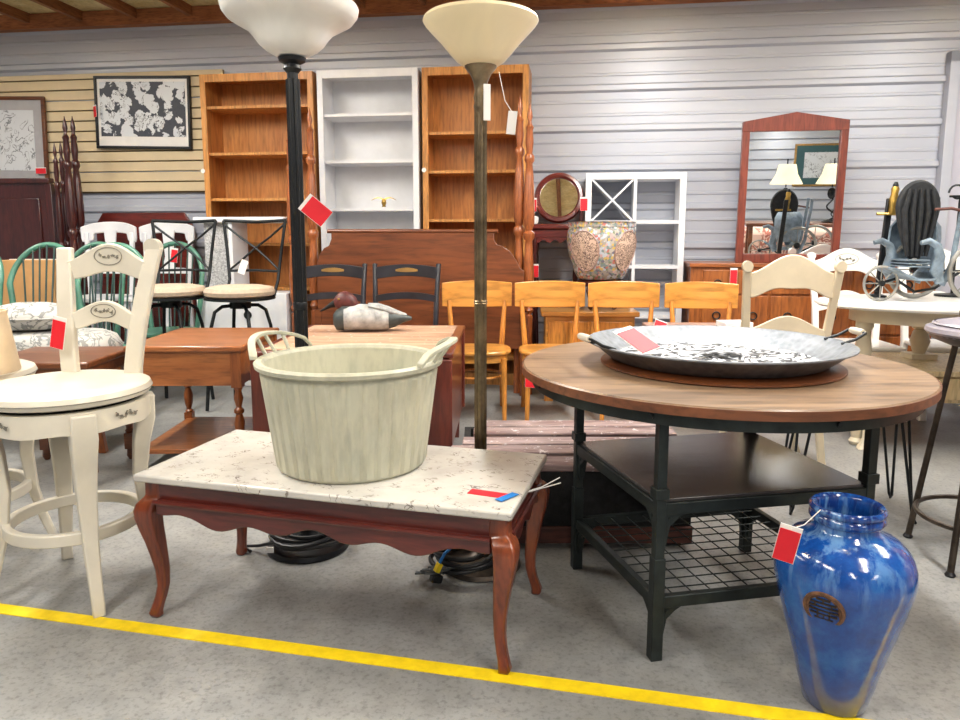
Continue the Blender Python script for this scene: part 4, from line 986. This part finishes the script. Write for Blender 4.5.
# ================================================================== white cube shelf
x0,y0,z1=W(586,173,.34); x1,y1,_=W(687,173,.34); w=math.hypot(x1-x0,y1-y0)/2
t=thing('cube_shelf','white open cube shelf with crossed wine rack compartment','shelf',((x0+x1)/2,(y0+y1)/2,0),WR)
for s in (-1,1): MB().b2(min(s*w,s*(w-.045)),max(s*w,s*(w-.045)),0,.30,0,z1).build('side_panel','white',t,bevel=.002)
MB().b2(-w+.045,w-.045,0,.30,z1-.05,z1).build('top_panel','white',t,bevel=.002)
MB().b2(-.012,.012,0.002,.30,0,z1-.05).build('divider','white',t)
zs_=[W(636,py,.34)[2] for py in (222,267)]; zs_+= [zs_[1]-.38,zs_[1]-.76]
for z in zs_: 
    for s in (-1,1): MB().b2(min(s*.012,s*(w-.045)),max(s*.012,s*(w-.045)),.003,.30,z-.012,z+.012).build('shelf','white',t)
za,zb_=zs_[0]+.012,z1-.05
for s in (-1,1):
    p0=(-w+.05,za) if s>0 else (-w+.05,zb_); p1=(-.016,zb_) if s>0 else (-.016,za); L=math.hypot(p1[0]-p0[0],p1[1]-p0[1]); an=math.atan2(p1[1]-p0[1],p1[0]-p0[0])
    m=MB().at(((p0[0]+p1[0])/2,.15,(za+zb_)/2),(0,-an,0)); m.b2(-L/2,L/2,-.145+.002*s,.14,-.007,.007); m.build('cross_board','white',t)
# ================================================================== dresser and mirror
x0,y0,z1=W(691,263,.50); x1,y1,_=W(938,263,.50); w=math.hypot(x1-x0,y1-y0)/2
dr=thing('dresser','wide orange brown wooden dresser with ring pulls along the back wall','dresser',((x0+x1)/2,(y0+y1)/2,0),WR)
MB().b2(-w,w,0,.43,.06,z1-.03).build('carcass','dresser',dr,bevel=.003); MB().b2(-w-.012,w+.012,-.02,.45,z1-.03,z1).build('top_board','dresser_x',dr,bevel=.005)
rows=[(z1-.05,z1-.22),(z1-.235,z1-.50),(z1-.515,z1-.80)]
for ci,(a,b) in enumerate([(-w+.09,-w/3-.01),(-w/3+.01,w/3-.01),(w/3+.01,w-.09)]):
    for (zt_,zb_) in rows:
        d_=MB().b2(a,b,-.014,0,zb_,zt_).build('drawer','dresser',dr,bevel=.004)
        for u in (.22,.78) if (b-a)>.4 else (.5,):
            cx_=a+(b-a)*u; n=20; zc2=(zt_+zb_)/2; MB().tube([(cx_+.026*math.cos(2*PI*k/n),-.024,zc2-.012+.026*math.sin(2*PI*k/n)) for k in range(n)],.005,6,True).build('ring_pull','iron',d_)
MB().b2(-w+.03,w-.03,.03,.42,0,.06).build('plinth','dresser_x',dr)
mx0=W(735,256,.36); mx1=W(838,256,.36); tx0=W(740,123,.36)
mw=math.hypot(mx1[0]-mx0[0],mx1[1]-mx0[1])/2; mh=tx0[2]-mx0[2]; TILT=R(2.5)
mr=thing('dresser_mirror','tall mirror with peaked red brown frame standing on the dresser','mirror',((mx0[0]+mx1[0])/2,(mx0[1]+mx1[1])/2,z1+.001),rot=(TILT,0,WR))
zoff=mx0[2]-z1; zoff=max(0,zoff)
mh+=zoff; fw=.052
m=MB(); 
for s in (-1,1): MB().b2(min(s*mw,s*(mw-fw)),max(s*mw,s*(mw-fw)),-.02,.02,0,mh-.05).build('side_rail','frame_red',mr,bevel=.004)
MB().b2(-mw+fw,mw-fw,-.02,.02,0,.065).build('bottom_rail','frame_red',mr,bevel=.004)
MB().prism([(-mw,mh-.07),(-mw+fw+.01,mh-.07),(mw-fw-.01,mh-.07),(mw,mh-.07),(mw,mh),(0,mh+.06),(-mw,mh)],.045,'xz').build('peaked_top_rail','frame_red',mr,bevel=.004)
MB().b2(-mw+fw-.005,mw-fw+.005,0,.006,.06,mh-.065).build('mirror_glass','mirror',mr)
for px,py,lb in ((734,268,'red and white tag hanging from a ring pull of the dresser'),):
    x,y,z=W(px,py,.545); price_tag((x,y,z),(0,0,WR),lb,.05,.12)
# things that only the mirror shows: reflect camera ray at mirror plane
mn=(Euler((TILT,0,WR)).to_matrix()@Vector((0,-1,0))).normalized(); mp=Vector(mr.location)
def RF(px,py,Y):
    d=Vector(ray(px,py)); o=Vector((0,0,H)); t_=(mp-o).dot(mn)/d.dot(mn); h=o+d*t_; r=d-2*d.dot(mn)*mn; k=(Y-h.y)/r.y; return h+r*k
def table_lamp(loc,label):
    t=thing('table_lamp',label,'table lamp',loc,0,'cream shaded scroll lamps')
    MB().lathe([(.09,0),(.095,.01),(.06,.025),(.02,.035)],24).build('base','iron',t)
    pts=[(.0+.075*math.sin(i*.5)*(1-i/22),0,.03+.0165*i) for i in range(20)]
    MB().tube(pts,.010,8).build('scroll_stem','iron',t)
    MB().tube([(.05+.035*math.cos(i*.5),0,.10+.035*math.sin(i*.5)) for i in range(16)],.007,8).build('scroll_curl','iron',t)
    m=MB().at((0,0,.33),(PI/2,0,0)); m.lathe([(0,-.015),(.04,-.01),(.05,0),(.04,.01),(0,.015)],24,sy=1.3); m.build('disc_body','iron',t)
    MB().lathe([(.10,.66),(.105,.655),(.13,.55),(.19,.45),(.20,.435),(.195,.435),(.125,.55),(.1,.66)],32,cap=False).build('lamp_shade','lampshadecream',t)
    MB().cyl((0,0,.40),.008,.32,10).build('rod','iron',t)
    return t
q=RF(783,222,2.75); zt4=max(.6,q.z)
a=table_lamp((q.x,2.75,zt4),'cream bell shade lamp, left one reflected in the dresser mirror'); a.scale=(.82,.82,.9)
q2=RF(829,222,2.75); dup(a,(q2.x,2.75,zt4),0,'cream bell shade lamp, right one reflected in the dresser mirror')
xs=[q.x,q2.x]; cxm=sum(xs)/2
t=thing('console_table','dark console table carrying the two lamps reflected in the mirror','table',(cxm,2.75,0))
MB().b2(-.6,.6,-.2,.2,zt4-.035,zt4-.001).build('table_top','brownwood',t,bevel=.005)
for sx in (-1,1):
    for sy in (-1,1): MB().b2(sx*.55-.02,sx*.55+.02,sy*.16-.02,sy*.16+.02,0,zt4-.035).build('leg','brownwood',t)
q=RF(822,165,-5.1); t=thing('framed_picture','gilt framed picture with teal mat seen in the dresser mirror','picture',(q.x,-5.155,q.z))
MB().b2(-.52,.52,-.02,.02,-.42,.42).build('frame','goldwood',t,bevel=.01); MB().b2(-.48,.48,.02,.024,-.38,.38).build('mat','teal',t); MB().b2(-.33,.33,.024,.028,-.25,.25).build('print','sketch',t)
q=RF(800,236,3.3); t=thing('floral_sofa','pink floral sofa back reflected in the lower part of the mirror','sofa',(cxm+.0,1.9,0))
MB().b2(-.8,.8,-.35,.35,.12,.45).build('seat','floralsofa',t,bevel=.06); MB().b2(-.8,.8,.18,.4,.3,1.0).build('backrest','floralsofa',t,bevel=.08)
for s in (-1,1): MB().b2(s*.85-.1,s*.85+.1,-.35,.35,.1,.65).build('armrest','floralsofa',t,bevel=.06)
# ================================================================== right side: white oval table, chairs
zt5=.82; tcx,tcy=3.0,3.98
t=thing('oval_table','glossy white oval dining table on turned cream legs','table',(tcx,tcy,0))
MB().lathe([(0,zt5-.03),(.98,zt5-.03),(1,zt5-.018),(1,zt5-.006),(.985,zt5),(0,zt5)],80,sx=1.12,sy=.56).build('table_top','whitegloss',t)
MB().lathe([(.86,zt5-.11),(.88,zt5-.11),(.88,zt5-.03),(.86,zt5-.03),(.86,zt5-.11)],64,cap=False,sx=1.05,sy=.52).build('apron','cream2',t)
for x_,y_ in ((-.86,.0),(.42,.26),(.42,-.30),(.82,0)):
    m=MB(); turned(m,x_,y_,.0,zt5-.10,.052,0,20); m.build('leg','cream2',t)
def cream_chair(label,loc,rz,mt,scale=1,med=False):
    t=thing('cream_dining_chair',label,'chair',loc,rz)
    for s in (-1,1):
        MB().bar([(s*.215,.27,0),(s*.20,.20,.25),(s*.195,.18,.45),(s*.205,.20,.70),(s*.225,.26,.98),(s*.228,.27,1.03)],[(.032,.03),(.038,.036),(.042,.04),(.042,.034),(.040,.03),(.040,.03)]).build('rear_post',mt,t,bevel=.006)
        q=MB().at((s*.228,.272,1.035),(PI/2,0,0)); q.cyl((0,0,-.018),.026,.036,18); q.build('scroll',mt,t)
        MB().bar([(s*.235,-.245,0),(s*.215,-.215,.06),(s*.205,-.205,.18),(s*.22,-.22,.33),(s*.205,-.205,.43)],[(.05,.05),(.032,.032),(.036,.036),(.055,.055),(.05,.05)]).build('front_leg',mt,t,bevel=.007)
    MB().prism([(-.235,-.235),(.235,-.235),(.205,.19),(-.205,.19)],.035,'xy',(0,0,.455)).build('seat',mt,t,bevel=.012)
    MB().strip(-.21,.21,lambda u:.437,lambda u:.375+.012*math.cos(u*PI*3),lambda u:-.21,.02,24).build('seat_apron',mt,t)
    MB().strip(-.205,.205,lambda u:1.005+.085*c0(u)**1.6,lambda u:.895+.045*c0(u)**2-.008*math.cos(u*PI*2),lambda u:.25+.012*(1-u*u),.022,30).build('top_rail',mt,t,bevel=.004)
    MB().strip(-.195,.195,lambda u:.735+.065*c0(u)**1.6,lambda u:.655+.045*c0(u)**2,lambda u:.21+.012*(1-u*u),.02,30).build('lower_rail',mt,t,bevel=.004)
    if med:
        flowers(t,(0,1.015),.11,.237,ring=True,rx=.075,rzz=.037,bow=lambda x:.012*(1-(x/.205)**2))
    return t
cream_chair('warm cream ladder back chair at the right, in front of the white oval table',(P(797,300,3.38)[0],3.62,0),R(172),'cream2')
# this chair faces the table, its back toward us, slightly turned
bpy.data.objects['cream_dining_chair'].rotation_euler=(0,0,R(172)); bpy.data.objects['cream_dining_chair'].scale=(.90,1,1)
cream_chair('glossy white chair with flower medallion behind the oval table, near the dresser',(P(843,260,5.0)[0],4.77,0),R(-8),'whitegloss',med=True)
cream_chair('white chair tucked partly under the oval table, below the small wheel',(P(843,330,5.0)[0]+.56,4.72,0),R(-8),'whitegloss')
# cream low chest at right
x0,y0=G(872,352,.50)
t=thing('low_chest','low pale cream wooden chest on curved legs beneath the oval table','chest',(3.18,4.0,0),R(-4))
t.location=(2.62,4.15,0)
MB().b2(-.52,.62,-.34,.32,.42,.45).build('top_board','paleoak',t,bevel=.006); MB().b2(-.49,.59,-.31,.30,.27,.42).build('carcass','paleoak',t,bevel=.003)
for k in range(3):
    d_=MB().b2(-.46+k*.35,-.14+k*.35,-.322,-.31,.29,.41).build('drawer','paleoak',t,bevel=.003); q=MB().at((-.30+k*.35,-.322,.35),(PI/2,0,0)); q.lathe([(.005,0),(.013,.012),(0,.02)],12); q.build('knob','iron',d_)
for s in (-1,1):
    for u in (-1,1): MB().bar([(.05+s*.53,u*.30,0),(.05+s*.50,u*.27,.05),(.05+s*.49,u*.26,.12),(.05+s*.51,u*.28,.22),(.05+s*.50,u*.27,.28)],[(.05,.05),(.03,.03),(.035,.035),(.06,.06),(.055,.055)]).build('leg','cream2',t,bevel=.006)
for X_ in (2.62,):
    q=MB(); q.box((X_-tcx,4.25-tcy,.467),(.15,.12,.03)); turned(q,X_-tcx,4.25-tcy,.46,zt5-.03,.055,0,20); q.build('leg','cream2',bpy.data.objects['oval_table'])
# ================================================================== buggy ornament on the white table
def buggy():
    Y=3.95; S=1.0
    def L(px,py,y=Y): X,z=P(px,py,y); return X-bx,z-zt5
    bx=P(905,290,Y)[0]
    t=thing('tricycle_ornament','vintage grey three wheeled pushchair with black tufted seat on oval table','ornament',(bx,Y,zt5+.001),0)
    def wheel(cx_,cy_,r,name):
        w_=thing(name,None,None,(cx_,cy_,r),0); w_.parent=t
        n=36; MB().tube([(r*.93*math.cos(2*PI*k/n),0,r*.93*math.sin(2*PI*k/n)) for k in range(n)],r*.075,8,True).build('tyre','wheelgrey',w_)
        m=MB()
        for k in range(8): a=PI/4*k; m.tube([(0,0,0),(r*.92*math.cos(a),0,r*.92*math.sin(a))],.0035,6)
        m.build('spokes','wheelgrey',w_); m=MB().at((0,0,0),(PI/2,0,0)); m.cyl((0,0,-.018),r*.16,.036,14); m.build('hub','iron',w_)
        return w_
    x1=L(879,280)[0]; r1=.098; wheel(x1,-.02,r1,'small_wheel')
    x2=L(966,270)[0]; wheel(x2,-.10,.165,'large_wheel'); wheel(x2-.18,.16,.165,'large_wheel')
    cx_=L(916,230)[0]
    # black teardrop seat back
    zt_=L(912,180)[1]; zb_=L(912,262)[1]; out=[]
    for k in range(36):
        a=2*PI*k/36; w_=.118*(1 if math.sin(a)>0 else 1-.35*abs(math.sin(a))); out.append((w_*math.cos(a),(zt_+zb_)/2+.07+ (zt_-(zt_+zb_)/2-.07)*math.sin(a) if math.sin(a)>0 else (zt_+zb_)/2+.07+((zt_+zb_)/2+.07-zb_)*math.sin(a)))
    m=MB(); m.prism(out,.035,'xz',(cx_,0,0)); m.build('seat_back','blackfab',t,bevel=.012)
    m=MB()
    for k in range(5): 
        u=-1+k*.5; m.tube([(cx_+u*.05,-.02,zb_+.03),(cx_+u*.085,-.026,(zt_+zb_)/2+.05),(cx_+u*.06,-.02,zt_-.05)],[.010,.016,.008],8)
    m.build('tufting','blackfab',t)
    # grey shell behind the seat
    m=MB(); rings=[]
    for z,a0,rx in ((zb_-.02,.10,.11),(zb_+.12,.12,.13),((zt_+zb_)/2-.03,.10,.13),(zt_-.20,.05,.10)):
        rings.append([(cx_+.03+rx*math.cos(R(-60+30*k)),.02+a0*math.sin(R(-60+30*k))*1.0+.04,z) for k in range(8)]+[(cx_+.03+(rx-.01)*math.cos(R(-60+30*k)),.02+(a0-.01)*math.sin(R(-60+30*k))+.04,z) for k in range(7,-1,-1)])
    m.loft(rings); m.build('shell','denim',t)
    # push handle curved bars
    for dy in (-.06,.16):
        pts=[L(935,285),L(945,262),L(950,235),L(955,210),L(957,196)]; MB().tube([(a,dy,b) for a,b in pts],[.014,.014,.013,.012,.012],8).build('rear_strut','denim',t)
    a1=L(928,210); a2=L(958,212); MB().tube([(a1[0],-.06,a1[1]),((a1[0]+a2[0])/2,-.07,a1[1]+.005),(a2[0],-.06,a2[1])],.008,8).build('hand_rail','slat_side',t)
    # arm rests: S scrolls
    for dy,px in ((-.09,933),(.09,905)):
        pts=[L(px-22,243),L(px-14,241),L(px-6,246),L(px-4,256),L(px-8,270),L(px-4,282)]; MB().tube([(a,dy,b) for a,b in pts],[.012,.018,.022,.028,.034,.022],10).build('arm_rest','denim',t)
    # foot platform
    p=[L(888,270),L(897,266),L(912,272),L(918,283),L(900,279),L(890,274)]
    m=MB(); m.loft([[(a,-.11,b-.006),(a,.11,b-.006),(a,.11,b+.006),(a,-.11,b+.006)] for a,b in (L(885,268),L(895,274),L(908,279),L(922,279),L(932,268))]); m.build('foot_platform','denim',t,bevel=.003)
    m=MB(); 
    for k in range(3): a=L(897,264-3*k)[0]; z=L(905,266-3*k)[1]; m.b2(a,a+.12,-.10,.10,z-.004,z+.004)
    m.build('seat_slats','denim',t)
    m=MB(); m.tube([(x1,-.02,r1),(L(895,279)[0],0,L(895,279)[1]),(L(915,284)[0],0,.05),(L(935,282)[0],0,.07),(x2,.03,.165)],.008,8); m.tube([(x2,-.12,.165),(x2-.18,.18,.165)],.006,8); m.build('axle_frame','iron',t)
    q=MB().at((cx_-.02,-.04,zb_+.0)); q.lathe([(0,-.02),(.02,-.01),(.024,.006),(.01,.02)],14); q.build('lamp','wheelgrey',t)
buggy()
Y=4.2; X,z=P(890,182,Y); Xb,zb_=P(880,258,Y)
t=thing('sword_ornament','upright black scabbard with brass hilt standing left of the black seat','ornament',(Xb+.0,Y,zt5+.001),rot=(0,math.atan2(X-Xb,z-zb_)*1.0,0))
Ls=z-zt5
MB().loft([[(-.018,-.01,z_),(.018,-.01,z_),(.018,.01,z_),(-.018,.01,z_)] for z_ in (0,Ls*.86)]).build('scabbard','black',t,bevel=.005)
MB().lathe([(.018,Ls*.72),(.022,Ls*.74),(.020,Ls*.78),(.024,Ls*.86),(.018,Ls*.9),(.022,Ls*.94),(.016,Ls*.96)],14,(.012,-.02,0)).build('brass_hilt','gold',t)
MB().tube([(-.075,-.02,Ls*.72),(0,-.02,Ls*.725),(.05,-.02,Ls*.73)],.008,8).build('cross_guard','gold',t)
MB().lathe([(.012,Ls*.95),(.016,Ls*.97),(.008,Ls)],12,(.012,-.02,0)).build('pommel','iron',t)
MB().lathe([(0,0),(.05,0),(.05,.012),(.015,.02)],20).build('foot','iron',t)
# candle scroll at the right edge
X,z=P(955,200,4.25); t=thing('candle_holder','wrought iron scroll candle holder with white candle at the right edge','candle holder',(X+.03,4.25,zt5+.001))
zc_=z-zt5
MB().tube([(-.02-.05*math.cos(i*.42)*(1-i*.03),0,zc_+.04+.05*math.sin(i*.42)*(1-i*.03)) for i in range(14)],.006,8).build('scroll','iron',t)
MB().tube([(0,0,0),(0,0,zc_+.02)],.008,8).build('stem','iron',t); MB().box((.01,0,zc_+.02),(.13,.03,.012)).build('crossbar','iron',t); MB().cyl((.03,-.02,zc_-.10),.022,.11,16).build('candle','paper',t); MB().lathe([(0,0),(.09,0),(.09,.012),(.02,.02)],24).build('base','iron',t); MB().cyl((.03,-.02,zc_-.115),.03,.015,16).build('cup','iron',t)
# ================================================================== mauve low table
x0,y0=G(655,330,.66); x1,y1=G(760,330,.66)
t=thing('mauve_table','low mauve grey topped table behind the metal tray','table',((x0+x1)/2+.0,y0+.18,0),R(-3)); w=(x1-x0)/2
MB().b2(-w,w,-.17,.17,.63,.66).build('table_top','mauvetop',t,bevel=.005)
for sx in (-1,1):
    for sy in (-1,1): MB().box((sx*(w-.04),sy*.14,.315),(.035,.035,.63)).build('leg','brownwood',t)
t2=thing('paper_stack','stack of white papers on the mauve grey table','papers',((x0+x1)/2+.20,y0+.15,.6605),R(4))
MB().b2(-.08,.08,-.07,.07,0,.03).build('sheets','paper',t2,bevel=.002)
price_tag((x0+.05,y0+.06,.705),(R(-20),R(20),0),'small red card standing on the mauve table just behind the metal tray',.07,.05)
# ================================================================== hairpin wooden seats at right
def hairpin(label,loc,rz,w=.40,d=.32,zs=.50):
    t=thing('live_edge_stool',label,'stool',loc,rz)
    out=[(w/2*math.copysign(abs(math.cos(a))**.6,math.cos(a))*(1+.03*math.sin(3*a)),d/2*math.copysign(abs(math.sin(a))**.6,math.sin(a))*(1+.04*math.cos(5*a))) for a in [2*PI*k/36 for k in range(36)]]
    MB().prism(out,.045,'xy',(0,0,zs)).build('seat','driftwood',t,bevel=.008)
    for sx in (-1,1):
        for sy in (-1,1):
            x_,y_=sx*(w/2-.05),sy*(d/2-.05)
            MB().tube([(x_-sx*.05,y_,zs-.02),(x_+sx*.02,y_+sy*.02,.03),(x_+sx*.03,y_+sy*.03,.008),(x_+sx*.025,y_+sy*.0,.03),(x_,y_-sy*.06,zs-.02)],.006,8).build('hairpin_leg','iron',t)
    return t
x,y=G(897,398,.52); hairpin('live edge wooden stool on thin black hairpin legs behind the blue vase',(x-.12,y+.14,0),R(-12),.52,.34)
# ================================================================== bar stool at right edge
t=thing('metal_bar_stool','bronze legged bar stool with round grey seat at the right edge','stool',(1.83,2.52,0),0)
zs=.86; r=.225
MB().lathe([(0,zs-.075),(.15,zs-.07),(.20,zs-.05),(.22,zs-.03)],48).build('seat_pan','bronze',t)
MB().lathe([(0,zs-.04),(.215,zs-.035),(.226,zs-.022),(.222,zs-.008),(.20,zs),(.19,zs+.004),(.19,zs+.010),(.12,zs+.024),(0,zs+.03)],56).build('cushion','grey_pad',t)
MB().lathe([(.195,zs-.0),(.203,zs+.005),(.196,zs+.011)],56,cap=False).build('piping','grey_pad',t)
for k in range(4):
    a=R(225+90*k-8); c_,s_=math.cos(a),math.sin(a); MB().tube([(.13*c_,.13*s_,zs-.07),(.17*c_,.17*s_,.5),(.235*c_,.235*s_,.012)],[.011,.011,.012],10).build('leg','bronze',t); MB().lathe([(.016,0),(.018,.006),(.012,.016)],12,(.236*c_,.236*s_,0)).build('foot_glide','rubber',t)
n=40; MB().tube([(.205*math.cos(2*PI*k/n),.205*math.sin(2*PI*k/n),.16) for k in range(n)],.009,8,True).build('foot_ring','bronze',t)
MB().tube([(-.02,.17,zs),(0,.2,zs+.08),(.1,.2,zs+.12)],.011,8).build('back_bracket','bronze',t)
# ================================================================== LIGHT
def area(name,loc,sx,sy,pw,colr=(1,.985,.965),rot=(0,0,0)):
    l=bpy.data.lights.new(name,'AREA'); l.shape='RECTANGLE'; l.size=sx; l.size_y=sy; l.energy=pw; l.color=colr
    o=bpy.data.objects.new(name,l); C.objects.link(o); o.location=loc; o.rotation_euler=rot; return o
def fixture(x,y,label,pw):
    t=thing('ceiling_light',label,'ceiling light',(x,y,0),0,'ceiling tube lights')
    MB().b2(-.14,.14,-1.2,1.2,2.90,2.96).build('housing','white',t,bevel=.01)
    area('tube_light',(x,y,2.885),.24,2.3,pw); area('ceiling_fill',(x,y,2.97),.3,2.3,pw*1.0,rot=(PI,0,0))  # upward light is added fill that brightens the ceiling insulation
for x,y,lb,pw in ((-2.2,3.4,'tube light above the left side of the room',88),(1.15,3.3,'tube light above the middle of the room',92),(3.4,3.0,'tube light above the right side of the room',74),(-1.8,.2,'tube light above and left of the viewpoint',66),(1.6,.1,'tube light above and right of the viewpoint',66),(-4.6,3.9,'tube light over the far left of the room',50),(0,-3,'tube light behind the viewpoint',50),(3.3,-3.3,'added fill light far behind the viewpoint, brightening the wall seen in the mirror',38)):  # last entry is an added light, brightens the front wall for the mirror
    fixture(x,y,lb,pw)
wd=bpy.data.worlds.new('world'); bpy.context.scene.world=wd; wd.use_nodes=True; wd.node_tree.nodes['Background'].inputs[0].default_value=(.9,.95,1,1); wd.node_tree.nodes['Background'].inputs[1].default_value=.5
vs_=bpy.context.scene.view_settings; vs_.view_transform='Standard'; vs_.look='None'; vs_.gamma=1; vs_.use_curve_mapping=False; vs_.exposure=.36
